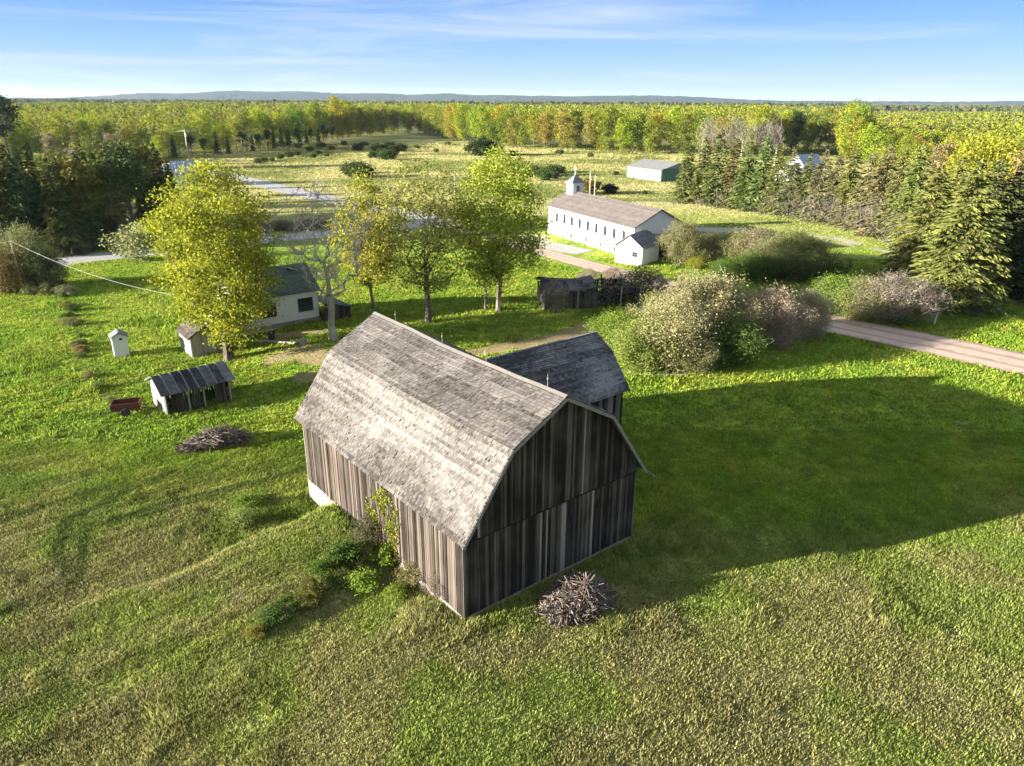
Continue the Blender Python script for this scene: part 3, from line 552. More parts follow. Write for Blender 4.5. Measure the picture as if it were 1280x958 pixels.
# church
A = G(791, 325); A[2] = 0; Bp = G(688, 291.5); Bp[2] = 0; Dc = Bp-A; LC = 27.0; Dc /= np.linalg.norm(Dc); Nc = np.cross(Dc, Zu); Nc = Nc if Nc[0] > 0 else -Nc
WC = 8.8
church, croof, q = gabled('church', 'long white church with a brown roof, small steeple and arched windows', 'church', A, Dc, Nc, LC, WC, 4.9, 7.2, M_white, M_brownroof, .4, .35)
def arched(parent, O, D, N, wd, ht, lab='window'):
    mb = MB(); n = 10; an = np.linspace(0, math.pi, n); pts = [(0, 0), (wd, 0)]+[(wd/2+wd/2*math.cos(t), ht-wd/2+wd/2*math.sin(t)) for t in an]
    for grow_, off, nm in ((.09, .03, 'f'), (0, .05, 'g')):
        cx, cz = wd/2, ht/2; vs = [O+D*(cx+(x-cx)*(1+grow_*2/wd))+Zu*(cz+(zz-cz)*(1+grow_*2/ht))+N*off for x, zz in pts]; k = len(vs); vb = [v-N*(off-.005) for v in vs]
        g = MB(); g.add(vs+vb, [list(range(k))]); g.add(vs+vb, [[i, i+k, (i+1) % k+k, (i+1) % k] for i in range(k)])
        if nm == 'f': f = g.obj('window', M_white, parent)
        else: g.obj('pane', M_glass, f)
for i in range(9): arched(church, q(2.3+i*2.62, 0, 2.35), Dc, -Nc, .85, 1.6)
for x in (4.4, 8.6, 13.2, 18.0): framed_window(church, q(x, 0, .35), Dc, -Nc, .9, .8, 2, 1, M_white)
# near gable end: entry hood with dark recess
mb = MB(); mb.box(q(-.04, WC*.55, 1.35), Nc*1.0, Dc*.04, Zu*1.35); mb.obj('door', M_glass, church)
mb = MB(); vs = [q(0.02, WC*.28, 3.5), q(0.02, WC*.86, 3.5), q(-1.5, WC*.86, 3.1), q(-1.5, WC*.28, 3.1)]; mb.add(vs+[v+Zu*.14 for v in vs], [(0, 3, 2, 1), (4, 5, 6, 7), (0, 1, 5, 4), (1, 2, 6, 5), (2, 3, 7, 6), (3, 0, 4, 7)]); mb.obj('door_hood', M_greyroof, church)
for y in (WC*.3, WC*.84): mb = MB(); mb.box(q(-1.4, y, 1.5), Dc*.06, Nc*.06, Zu*1.6); mb.obj('hood_post', M_white, church)
framed_window(church, q(-.0, WC*.1, 1.3), Nc, -Dc, .8, 1.3, 2, 2, M_white)
mb = MB(); cc = q(LC-1.6, WC/2, -1.0); mb.box(cc+Zu*8.35, Dc*1.05, Nc*1.05, Zu*1.2); mb.box(cc+Zu*9.62, Dc*1.2, Nc*1.2, Zu*.09); steep = mb.obj('steeple', M_white, church)
mb = MB(); b4 = [cc+Dc*i*1.3+Nc*j*1.3+Zu*9.72 for i, j in ((-1, -1), (1, -1), (1, 1), (-1, 1))]; mb.add(b4+[cc+Zu*11.1], [(0, 1, 4), (1, 2, 4), (2, 3, 4), (3, 0, 4)], .3); mb.add(b4, [(3, 2, 1, 0)]); mb.obj('spire_roof', M_greyroof, steep)
mb = MB(); mb.box(cc+Zu*11.7, Dc*.06, Nc*.06, Zu*.8); mb.box(cc+Zu*12.05, Dc*.4, Nc*.055, Zu*.055); mb.obj('cross', M_white, steep)
for s_, nn, dd in ((-1, -Nc, Dc), (-1, -Dc, Nc)):
    mb = MB(); mb.box(cc+nn*1.06+Zu*8.7, dd*.3, nn*.02, Zu*.5); mb.obj('louvre', M_greyroof, steep)
# white garage beside the church
A2 = G(802, 333); A2[2] = 0; B2 = G(773, 329); B2[2] = 0; Dg = B2-A2; wg = np.linalg.norm(Dg); Dg /= wg; Ng = -np.cross(Dg, Zu)
Ng = Ng if Ng[1] > 0 else -Ng
# gable faces the camera-left; long eave side faces right
gar, groof, q = gabled('garage', 'small white gabled garage with a grey roof in front of the church', 'garage', A2, Ng, Dg, 5.6, wg+.6, 2.7, 4.3, M_white, M_greyroof, .3, .25)
mb = MB(); mb.box(q(-.03, (wg+.6)*.66, 1.1), Dg*.5, Ng*.03, Zu*1.05); mb.obj('door', M_cream, gar)
framed_window(gar, q(0, (wg+.6)*.18, 1.2), Dg, -Ng, .8, .7, 2, 2, M_greyroof)
# metal barn in the meadow
A3 = G(826, 228); A3[2] = 0; B3 = G(783, 221.5); B3[2] = 0; D3 = B3-A3; l3 = np.linalg.norm(D3); D3 /= l3; N3 = np.cross(D3, Zu); N3 = N3 if N3[0] > 0 else -N3
th, r_, q = gabled('metal_barn', 'long low pale green metal pole barn standing in the far meadow', 'barn', A3, D3, N3, l3, 13, 3.4, 5.3, M_metalw, M_metalr, .2, .3, shing=False)
mb = MB(); mb.box(q(-.05, 6.5, 1.9), N3*6.2, D3*.04, Zu*1.9); mb.obj('door', M_dkgreen, th, label='dark green end door')
# far houses
def far_house(px, ang, ln, dp, he, hr, mw, mr_, label, cat='house', k=1):
    o = G(*px); o[2] = 0; D = np.array([math.cos(ang), math.sin(ang), 0]); N = np.array([-D[1], D[0], 0])
    th, r_, q = gabled('far_house', label, cat, o, D, N, ln, dp, he, hr, mw, mr_, .4, .4, shing=False)
    for i in range(k): framed_window(th, q(ln*(i+.6)/(k+.3), 0, 1.1), D, -N, 1.3, 1.2, 2, 1, M_white); framed_window(th, q(0, dp*(i+.5)/(k+.3), 1.1), N, -D, 1.2, 1.2, 2, 1, M_white)
    return th
far_house((217, 234), .3, 7, 9, 3.6, 6.4, M_blue, M_blueroof, 'pale blue gabled house at the edge of the pine wood')
far_house((158, 234), .15, 9, 7, 3.6, 5.6, M_white, M_metalr, 'white house almost hidden inside the pine wood')
far_house((1003, 226), .35, 7, 7, 4.5, 7.4, M_white, M_blueroof, 'white house with a blue roof showing above the spruce row', k=2)
far_house((985, 228), .35, 5, 6, 2.8, 4.6, M_white, M_metalr, 'small white outbuilding beside the blue roofed house', 'outbuilding')

# ------------------------------------------------------------------ poles, wires and small things
def pole(px, top, label, r=.13, arm=0., box=False, name='utility_pole'):
    o = G(*px); hh = top
    th = thing(name, o, label, 'pole', None); mb = MB(); lean = np.array([-.12, 0, 0]) if name == 'utility_pole' and arm == 0 else np.zeros(3)
    mb.tubes([o-Zu*.3], [o+Zu*hh+lean], r, r*.7, 8); mb.obj('pole', M_pole, th)
    if arm:
        mb = MB(); mb.bar(o+Zu*(hh-.6)-np.array([arm, 0, 0]), o+Zu*(hh-.6)+np.array([arm, 0, 0]), .12, .12); mb.obj('crossarm', M_pole, th)
    mb = MB(); mb.tubes([o+Zu*hh+lean], [o+Zu*(hh+.18)+lean], .06, .04, 6); mb.obj('insulator', M_trim, th)
    if box:
        mb = MB(); mb.tubes([o+Zu*(hh-2.6)+np.array([.5, -.3, 0])], [o+Zu*(hh-1.2)+np.array([.5, -.3, 0])], .35, .35, 10); mb.obj('transformer', M_metalr, th)
    return o+Zu*(hh-.1)+lean
def wire(a, b_, sag, label, r=.03, name='cable'):
    n = 24; t = np.linspace(0, 1, n)[:, None]; p = a*(1-t)+b_*t; p[:, 2] -= sag*4*(t*(1-t))[:, 0]
    mb = MB(); mb.tubes(p[:-1], p[1:], r, r, 5); tag(mb.obj(name, M_wire), label, 'cable')
p1 = pole((30, 366), 6.4, 'leaning wooden pole among bushes at the left edge')
wire(p1, P(7.6, 49.7, 3.3), 1.5, 'pale cable sagging from the left pole to the farmhouse', .022)
wire(p1, p1+np.array([-26, 3, -1.5]), 1.0, 'pale cable running left from the leaning wooden pole', .022)
pa = pole((193, 193), 12, 'wooden pole in front of the lime trees, left of the transformer pole', .25, 1.2)
pb = pole((236, 199), 11, 'wooden pole carrying a grey transformer by the far highway', .35, 1.4, True)
pc = pole((304, 196), 7.5, 'short wooden pole right of the transformer pole in the meadow', .22, 1.0)
wire(pa, pb, 1.5, 'thin line strung to the left of the transformer pole', .07); wire(pb, pc, 2, 'thin line strung to the right of the transformer pole', .07); wire(pc, G(342, 196)+Zu*1, .6, 'guy wire slanting down right of the short pole', .07)
pole((737, 248), 6.5, 'bare wooden pole behind the church, left of the pair', .14, name='wooden_post'); pole((743, 249), 5.5, 'bare wooden pole behind the church, right of the pair', .14, name='wooden_post')
pole((570, 268), 8, 'thin pole behind the two big trees near the highway', .14)
mb = MB(); o = G(1168, 405); mb.bar(o-Zu*.1, o+Zu*1.0, .12, .12, .5, 0, (0, 1, 0)); mb.bar(o+Zu*.75, o+Zu*1.1+np.array([.12, 0, 0]), .14, .1); tag(mb.obj('marker_post', M_white), 'short white post on the grass beside the dirt road', 'post')
# brush piles
def brush_pile(px, rx, ry, h, ang, n, label, seed, align=.6, cm=None):
    o = G(*px); rs = np.random.default_rng(seed); D = np.array([math.cos(ang), math.sin(ang), 0]); N = np.cross(Zu, D)
    r = np.sqrt(rs.random(n))*.92; th_ = rs.random(n)*2*np.pi; u = r*np.cos(th_); v = r*np.sin(th_); zt = h*np.sqrt(np.clip(1-r**2, 0, 1))*(.55+.5*rs.random(n))*(.8+.4*np.sin(u*3+1)); c = o+np.outer(u*rx, D)+np.outer(v*ry, N)+np.outer(zt*(.35+.65*rs.random(n)**.5), Zu)
    d = rs.normal(size=(n, 3))*np.array([1, 1, .26])+align*2*np.outer(np.sign(rs.random(n)-.5), D); d /= np.linalg.norm(d, axis=1, keepdims=True); l = .18+.5*rs.random(n)**1.5
    rad = .012+.03*rs.random(n)**2; mb = MB(); k = rs.normal(size=(n, 3))*.22*l[:, None]; mid = c+k; a = rs.random(n)
    p = c-d*l[:, None]; q = c+d*l[:, None]; p[:, 2] = np.maximum(p[:, 2], o[2]+.02); q[:, 2] = np.maximum(q[:, 2], o[2]+.02)
    mb.tubes(p, mid, rad, rad*.9, 4, a); mb.tubes(mid, q, rad*.9, rad*.5, 4, a)
    # twiggy offshoots
    d2 = d+rs.normal(size=(n, 3))*.8; d2 /= np.linalg.norm(d2, axis=1, keepdims=True); e = mid+d2*l[:, None]*.6; e[:, 2] = np.maximum(e[:, 2], o[2]+.02); mb.tubes(mid, e, rad*.5, rad*.3, 3, a)
    oo = mb.obj('brush_pile', M_stick); oo.location = (0, 0, 0); tag(oo, label, 'brush pile')
brush_pile((268, 556), 2.7, 1.25, 1.15, .35, 900, 'long low heap of brown branches on the grass below the dark shed', 71)
brush_pile((720, 757), 1.75, 1.15, 1.25, .62, 3600, 'dense rounded heap of grey branches beside the barn gable', 72, .35)
mb = MB(); o = G(700, 774); D = ux*.8-uy*.6
for i in range(5): mb.bar(o+ux*(.15*i-.4)-uy*.08*i+Zu*(.12+.1*i), o+ux*(.15*i+.5)+Zu*(.14+.1*i)-uy*.35, .09, .03, .5)
tag(mb.obj('red_boards', plain('faded_red_paint', (.30, .09, .075), .8, .2, 8, .4)), 'faded red boards sticking out under the branch heap by the barn', 'boards')
brush_pile((1195, 388), 2.6, 1.2, .9, .6, 140, 'fallen bleached branches lying under the nearest big spruce', 73, .8)
# stump and planks by the house
o = G(379, 431); mb = MB(); mb.tubes([o-Zu*.1], [o+Zu*.55], .42, .34, 10, .6); an = np.arange(10)*2*np.pi/10; mb.add(np.stack([o[0]+.34*np.cos(an), o[1]+.34*np.sin(an), np.full(10, o[2]+.55)], 1), [list(range(10))], .9); tag(mb.obj('tree_stump', M_barkpale), 'pale cut stump on the worn yard behind the barn', 'stump')
o1, o2 = G(318, 428)+Zu*.15, G(372, 431)+Zu*.15; mb = MB(); mb.tubes([o1], [o2], .13, .11, 8, .9); tag(mb.obj('fallen_log', M_barkpale), 'long pale log lying on the ground in front of the farmhouse', 'log')
o = G(340, 424); mb = MB(); mb.tubes([o-Zu*.05], [o+Zu*.95], .32, .32, 14, .2); an = np.arange(14)*2*np.pi/14; mb.add(np.stack([o[0]+.32*np.cos(an), o[1]+.32*np.sin(an), np.full(14, o[2]+.95)], 1), [list(range(14))], .1); tag(mb.obj('barrel', M_black), 'dark barrel standing below the left farmhouse window', 'barrel')

# ------------------------------------------------------------------ vegetation generators (all built round the origin)
def skeleton(rs, cents, trunk_top, r0, base=(0, 0, 0), lean=(0, 0), kmax=400, droop=0., upcurve=.25, taper=1.6, stems=1):
    """connect clump centres to a trunk; returns tubes (p, q, ra, rb)"""
    nodes = []; par = []
    for sidx in range(stems):
        top = np.array([lean[0], lean[1], trunk_top]) if stems == 1 else np.array([(rs.random()-.5)*trunk_top*1.1, (rs.random()-.5)*trunk_top*1.1, trunk_top*(.7+.3*rs.random())])
        n = 9; prev = -1
        for i in range(n):
            k = i/(n-1); w_ = np.array([rs.normal()*.012, rs.normal()*.012, 0])*trunk_top*(0 if i == 0 else 1)
            nodes.append(np.array(base)*1.+top*k*np.array([k**.3, k**.3, 1])+w_+(np.array([rs.normal(), rs.normal(), 0])*.15 if stems > 1 and i == 0 else 0)); par.append(prev); prev = len(nodes)-1
    order = np.argsort(np.linalg.norm(cents-np.array([0, 0, trunk_top*.45]), axis=1)); tips = []
    for ci in order[:kmax]:
        c = cents[ci]; A = np.array(nodes); d = c-A; dist = np.linalg.norm(d, axis=1)
        pen = dist+np.maximum(0, A[:, 2]-c[2]+.25*np.hypot(d[:, 0], d[:, 1]))*1.6+(A[:, 2] < trunk_top*.12)*5
        j = int(np.argmin(pen)); a = nodes[j]; l = dist[j]; m1 = a+(c-a)*.5+np.array([rs.normal()*.05*l, rs.normal()*.05*l, -upcurve*l*.25+rs.normal()*.03*l])
        nodes.append(m1); par.append(j); nodes.append(c); par.append(len(nodes)-2); tips.append(len(nodes)-1)
    n = len(nodes); wgt = np.zeros(n); 
    for t in tips: wgt[t] += 1
    for i in range(n-1, -1, -1):
        if par[i] >= 0: wgt[par[i]] += max(wgt[i], .3)
    wmax = wgt.max(); rad = r0*np.power(np.maximum(wgt, .5)/wmax, 1/taper); ps = []; qs = []; ra = []; rb = []
    for i in range(n):
        if par[i] >= 0: ps.append(nodes[par[i]]); qs.append(nodes[i]); ra.append(min(rad[par[i]], rad[i]*1.5)); rb.append(rad[i])
    ps = np.array(ps); qs = np.array(qs); ra = np.array(ra); rb = np.array(rb)
    ra[:1] *= 1.35
    return ps, qs, ra, rb, np.array([nodes[t] for t in tips])
def crown_points(rs, n, cz, rx, rz, lower=.5, hollow=.25, seed=0, shape=1.0):
    """clump centres in an uneven egg"""
    out = []
    ph = rs.random(8)*6.28
    while len(out) < n:
        p = rs.uniform(-1, 1, 3); r = np.linalg.norm(p)
        if r > 1 or r < hollow*rs.random(): continue
        az = math.atan2(p[1], p[0]); k = 1+.16*math.sin(2*az+ph[0]+2*p[2])+.13*math.sin(3*az+ph[1]-3*p[2])+.10*math.sin(5*az+ph[2]+5*p[2])
        wz = (1-max(0, p[2])**2*.15) if p[2] > 0 else 1-.25*abs(p[2])
        out.append((p[0]*rx*k*wz*shape, p[1]*rx*k*wz*shape, cz+p[2]*rz*(1+.06*math.sin(3*az+ph[3])) ))
    return np.array(out)
def foliage(mb, rs, tips, per, rad, ln, wd, flat=.3, squash=.6, vclump=.5, cat_=None):
    n = len(tips); cnt = rs.poisson(per, n); idx = np.repeat(np.arange(n), cnt); c = tips[idx]+rs.normal(size=(len(idx), 3))*rad*np.array([1, 1, squash])*(.7+.6*rs.random(n))[idx][:, None]
    v = np.clip((rs.random(n)*vclump)[idx]+rs.random(len(idx))*(1-vclump), 0, 1); s_ = .7+.6*rs.random(len(idx)); mb.leaves(c, ln*s_, wd*s_, rs, v, flat)
class Proto: pass
def proto(parts):
    """parts: list of (name, MB, materials)"""
    return [(n, mb.mesh(n, ms if isinstance(ms, (list, tuple)) else [ms]), ) for n, mb, ms in parts]
def plant(pr, name, loc, sc_, rot, color, label, cat, group=None, sz=None, single=False):
    loc = Vector([float(c) for c in loc])
    if single:
        o = bpy.data.objects.new(name, pr[0][1]); o.location = loc; o.rotation_euler = (0, 0, rot); o.scale = (sc_, sc_, sz or sc_); o.color = (*color, 1); COL.objects.link(o); return tag(o, label, cat, group)
    e = thing(name, loc, label, cat, group); e.rotation_euler = (0, 0, rot); e.scale = (sc_, sc_, sz or sc_)
    for nm, me in pr:
        o = bpy.data.objects.new(nm, me); COL.objects.link(o); o.parent = e; o.color = (*color, 1)
    return e
def broadleaf(seed, h, rx, z0, nc, per, rad, ln, wd, r0, bark=None, bare=0, k=5, hollow=.25, upcurve=.25, trunk=.62, leafm=None, taper=1.6, stems=1):
    rs = np.random.default_rng(seed); c = crown_points(rs, nc, (h+z0)/2, rx, (h-z0)/2, hollow=hollow)
    p, q, ra, rb, tips = skeleton(rs, c, h*trunk, r0, upcurve=upcurve, taper=taper, stems=stems, kmax=nc); t = MB(); mn = .035 if bare and not per else 0.; t.tubes(p, q, np.maximum(ra, mn), np.maximum(rb, mn*.8), k, rs.random(len(p)))
    # flare at the base
    if stems == 1: t.tubes([[0, 0, -.4]], [[0, 0, .5]], r0*1.7, r0*1.1, k+3, .5)
    if bare:      # fine twigs
        idx = np.repeat(np.arange(len(tips)), bare); d = rs.normal(size=(len(idx), 3)); d[:, 2] = np.abs(d[:, 2])+.6; d += .5*tips[idx]*np.array([1, 1, 0])/rx; d /= np.linalg.norm(d, axis=1, keepdims=True)
        l = (.4+.9*rs.random(len(idx)))[:, None]*rad*1.6; a = tips[idx]-d*l*.2; b_ = a+d*l; t.tubes(a, b_, .014*h/14, .006*h/14, 3, .4)
    parts = [('trunk', t, bark or M_bark)]
    if per:
        f = MB(); foliage(f, rs, tips, per, rad, ln, wd); parts.append(('crown', f, leafm or M_leaf))
    return proto(parts)
def spruce(seed, h, rb_, ntier, per, dead=.25, ln=.36, wd=.115, gappy=.05):
    rs = np.random.default_rng(seed); t = MB(); f = MB(); t.tubes([[0, 0, -.3], [0, 0, h*.5]], [[0, 0, h*.5], [0, 0, h]], [.26*h/16, .15*h/16], [.15*h/16, .02], 7, .4)
    C_ = []; Dd = []; Vv = []; tw0 = []; tw1 = []
    for i in range(ntier):
        k = (i+.5)/ntier; z = h*(.04+.955*k**.92); r = rb_*(1-k)**.78*(.85+.3*rs.random())+.12; nb = max(4, int(11*(1-k)**.5+3))
        for j in range(nb):
            if rs.random() < gappy: continue
            a = rs.random()*6.28; rr = r*(.68+.42*rs.random()); droop = .30+.22*(1-k)-.25*k
            u = np.array([math.cos(a), math.sin(a), 0]); m_ = max(4, int(per*1.9*rr/rb_+3)); zz = z+rs.normal()*.12*h/ntier
            def pos(x): return np.array([0, 0, zz])+u*rr*x+np.array([0, 0, -droop*rr*x*x+.12*rr*max(0, x-.6)])
            tw0.append(pos(0)); tw1.append(pos(.5)); tw0.append(pos(.5)); tw1.append(pos(1))
            isdead = k < dead*(.6+.8*rs.random())
            side = np.array([-u[1], u[0], 0])
            if isdead:
                for _ in range(5):
                    x = .3+.7*rs.random(); b0 = pos(x); tw0.append(b0); tw1.append(b0+side*rs.normal()*.35+u*.3+np.array([0, 0, -.3-.2*rs.random()]))
                if rs.random() < .75: continue
            v0 = rs.random()*.6
            for _ in range(m_):
                x = .15+.85*rs.random()**.75; wid = .42*rr*(1-.75*x)+.12; off = rs.normal()*wid*.6
                C_.append(pos(x)+side*off+np.array([0, 0, -abs(off)*.25-.08*rs.random()])); dd = u*(.7+.4*rs.random())+side*np.sign(off)*(.5+.5*rs.random())+np.array([0, 0, -.35-.3*rs.random()]); Dd.append(dd); Vv.append(np.clip(v0+.4*rs.random(), 0, 1))
    C_ = np.array(C_); n = len(C_); s_ = .7+.6*rs.random(n)
    f.leaves(C_, ln*s_, wd*s_, rs, np.array(Vv), dirs=np.array(Dd)); t.tubes(tw0, tw1, .028, .014, 3, .6)
    f.leaves(np.array([[0, 0, h-.3], [0, 0, h-.1], [0, 0, h-.6]]), .35, .1, rs, .5, dirs=np.array([[0, .1, 1.], [.1, 0, 1], [.1, .1, 1]]))
    return proto([('trunk', t, M_twigbark), ('crown', f, M_needle)])
M_twigbark = wood('spruce_bark', (.06, .05, .04), (.20, .17, .14), 1., (6, 6, 3))
def pine(seed, h, nc, per, z0, rx=3.):
    rs = np.random.default_rng(seed); c = crown_points(rs, nc, (h+z0)/2, rx, (h-z0)/2, hollow=.1); p, q, ra, rb, tips = skeleton(rs, c, h*.93, .2, upcurve=-.1, kmax=nc)
    t = MB(); t.tubes(p, q, np.maximum(ra, .03), rb, 5, rs.random(len(p))*.8)
    n = 30; z = rs.random(n)*(z0)+1; a = rs.random(n)*6.28; t.tubes(np.stack([0*z, 0*z, z], 1), np.stack([np.cos(a)*1.2, np.sin(a)*1.2, z-.1], 1), .03, .012, 3, .5)
    f = MB(); foliage(f, rs, tips, per, .62, .34, .12, squash=.55); return proto([('trunk', t, M_twigbark), ('crown', f, M_needle)])
def shrub(seed, h, rx, nc, per, ln, wd, twigs, r0=.05, stems=7, rad=.35, mtw=None):
    rs = np.random.default_rng(seed); c = crown_points(rs, nc, h*.52, rx, h*.5, hollow=.2); c = c[c[:, 2] > .1]
    p, q, ra, rb, tips = skeleton(rs, c, h*.6, r0, stems=stems, upcurve=.1, kmax=nc, taper=2.2); t = MB(); t.tubes(p, q, np.maximum(ra, .012), np.maximum(rb, .010), 3, rs.random(len(p)))
    if twigs:
        idx = np.repeat(np.arange(len(tips)), twigs); d = rs.normal(size=(len(idx), 3)); d[:, 2] = np.abs(d[:, 2])*.8+.3; d += tips[idx]*np.array([1, 1, .2])/rx; d /= np.linalg.norm(d, axis=1, keepdims=True)
        l = (.25+.55*rs.random(len(idx)))[:, None]; a = tips[idx]+rs.normal(size=(len(idx), 3))*rad*.5; t.tubes(a, a+d*l, .014, .006, 3, rs.random(len(idx)))
    parts = [('stems', t, mtw or M_twig)]
    if per: f = MB(); foliage(f, rs, tips, per, rad, ln, wd, squash=.9, vclump=.4); parts.append(('foliage', f, M_blossom))
    return proto(parts)

# colours (linear albedo)
LIME = (.23, .27, .030); GOLD = (.34, .28, .030); OLIVE = (.16, .17, .035); MIDG = (.10, .16, .028); DKG = (.035, .062, .022); SPRU = (.080, .098, .030); PINEC = (.060, .090, .032)
def jit(c, a=.12, rs=random): return tuple(max(.005, k*(1+rs.uniform(-a, a))) for k in c)

# ------------------------------------------------------------------ the yard trees
def hero(pr, px, hpx, name, color, label, href, widen=1., rot=0., cat='tree'):
    g_ = G(*px); r = ray(px[0], hpx); k = g_[1]/r[1]; hh = H+k*r[2]-g_[2]; s_ = hh/href
    return plant(pr, name, g_, s_*widen*(1.18 if name == 'spruce_tree' else 1), rot, color, label, cat, sz=s_)
maple = broadleaf(101, 16, 5.9, 1.5, 300, 140, .60, .12, .075, .42, upcurve=.3)
hero(maple, (287, 449), 208, 'maple_tree', (.255, .275, .030), 'big dense golden green tree in full leaf left of the farmhouse', 16, .90, .7)
hero(broadleaf(102, 15, 3.3, 2.0, 190, 78, .5, .125, .08, .17, hollow=.2, bark=M_barkpale), (466, 391), 218, 'maple_tree', (.29, .285, .04), 'slender yellow topped tree just right of the bare tree', 15, 1.0)
hero(broadleaf(103, 16, 4.6, 3.0, 260, 32, .6, .125, .08, .25, hollow=.35, taper=1.7, bare=4), (535, 403), 200, 'maple_tree', (.24, .25, .05), 'tall thinly leafed tree with a dark forked trunk above the barn ridge', 16, 1.1, 2.)
hero(broadleaf(104, 17, 5.4, 3.0, 300, 78, .6, .135, .085, .29), (624, 389), 188, 'maple_tree', (.25, .30, .038), 'tall broad yellow green tree nearest the tumbledown shed', 17, 1.0, 4.)
hero(broadleaf(105, 9, 2.4, 1.6, 70, 18, .4, .15, .09, .15, hollow=.2), (607, 387), 290, 'young_tree', (.18, .22, .03), 'small thin tree just left of the broad yellow green tree', 9, 1.0)
hero(broadleaf(106, 15, 4.6, 4.0, 300, 0, .8, .2, .1, .34, bark=M_barkwhite, bare=5, hollow=.05, upcurve=.2, trunk=.8, taper=1.25), (417, 425), 224, 'bare_tree', OLIVE, 'leafless pale barked tree at the right end of the farmhouse', 15, 1.0, 3.)
# ------------------------------------------------------------------ spruce row
BIGS = [spruce(211, 16, 3.9, 40, 46, .06, ln=.23, wd=.085), spruce(212, 16, 3.6, 38, 42, .12, ln=.23, wd=.085)]
SPR = [spruce(201, 16, 3.6, 30, 20, .30), spruce(202, 16, 3.2, 28, 20, .12), spruce(203, 16, 3.9, 30, 22, .42), spruce(204, 16, 3.5, 32, 22, .04, gappy=.05)]
row = [(856, 253, 178), (875, 255, 170), (893, 257, 160), (912, 259, 172), (930, 262, 176), (948, 264, 168), (966, 267, 178), (984, 270, 186), (1003, 272, 192), (1020, 276, 186), (1038, 279, 190), (1056, 283, 182), (1075, 288, 190), (1094, 294, 180), (1112, 300, 186), (1130, 310, 178)]
ORD = ['first', 'second', 'third', 'fourth', 'fifth', 'sixth', 'seventh', 'eighth', 'ninth', 'tenth', 'eleventh', 'twelfth', 'thirteenth', 'fourteenth', 'fifteenth', 'sixteenth', 'seventeenth', 'eighteenth', 'nineteenth', 'twentieth']
for i, (u, vb, vt) in enumerate(row):
    k = [3, 1, 1, 0, 3, 1, 0, 2, 0, 2, 2, 0, 2, 2, 1, 0][i]; hero(SPR[k], (u, vb), vt, 'spruce_tree', jit((.125, .142, .038) if k != 2 else (.15, .145, .062)), f'tall spruce in the row behind the church, {ORD[i]} from its left end', 16, 1.05, i*1.7)['group'] = 'spruces in the long row behind the church'
bigs = [((1186, 384), 200, 3, 'nearest biggest spruce at the road end of the spruce row', (.145, .162, .040)), ((1150, 345), 205, 1, 'full spruce just left of the nearest biggest spruce', (.15, .16, .04)), ((1214, 362), 198, 0, 'shaded spruce tucked behind the right side of the nearest biggest one', (.08, .095, .03)), ((1243, 362), 205, 3, 'dark spruce at the right edge, second from the frame', (.075, .09, .03)), ((1280, 372), 208, 2, 'dark spruce cut by the right edge of the picture', (.08, .09, .03)), ((1175, 335), 195, 1, 'tall spruce showing behind the nearest biggest one', (.17, .18, .04)), ((1262, 345), 196, 0, 'spruce behind the dark pair at the right edge', (.08, .09, .03))]
for px, vt, k, lb, cl in bigs: hero(BIGS[k % 2 == 0], px, vt, 'spruce_tree', cl, lb, 16, 1.32, px[0]*.1)
for i, (u, v, s_) in enumerate([(1310, 365, 1.05), (1345, 372, 1.), (1385, 380, 1.1)]): plant(SPR[i], 'spruce_tree', G(u, v), s_, i, SPRU, 'dark spruce standing beyond the right edge of the picture', 'tree', 'spruces past the right edge')

# ------------------------------------------------------------------ pine wood on the left
PIN = [pine(301, 15, 60, 40, 6.5), pine(302, 15, 52, 44, 5.), pine(303, 15, 66, 36, 8., 2.6)]
rs = np.random.default_rng(44); pts = []
tries = 0
edge = np.array([G(-60, 330)[:2], G(60, 327)[:2], G(120, 318)[:2], G(198, 306)[:2]])
while len(pts) < 110 and tries < 20000:
    tries += 1; y = 104+rs.random()**1.3*135; x = -(.36*y+8)-rs.random()*(.62*y)
    dist = seg_dist(np.array([x]), np.array([y]), edge)[0]; ye = np.interp(x, edge[:, 0], edge[:, 1])
    uu = 640+F*x/(y*math.cos(PITCH)+22*math.sin(PITCH))
    if y < ye+3 or x > -(0.452 if y < 150 else .485)*y or (152 < uu < 184 and y > 150): continue
    if -112 < x < -92 and 180 < y < 214: continue
    if any((x-a)**2+(y-b_)**2 < 16 for a, b_ in pts): continue
    pts.append((x, y))
for k_ in np.arange(0, 1, .075):
    d_ = k_*3; i_ = min(2, int(d_)); p_ = edge[i_]*(1-(d_-i_))+edge[i_+1]*(d_-i_); pts.append((p_[0]+rs.normal()*.8, p_[1]+4+rs.random()*3))
pts.sort(key=lambda p: p[1])
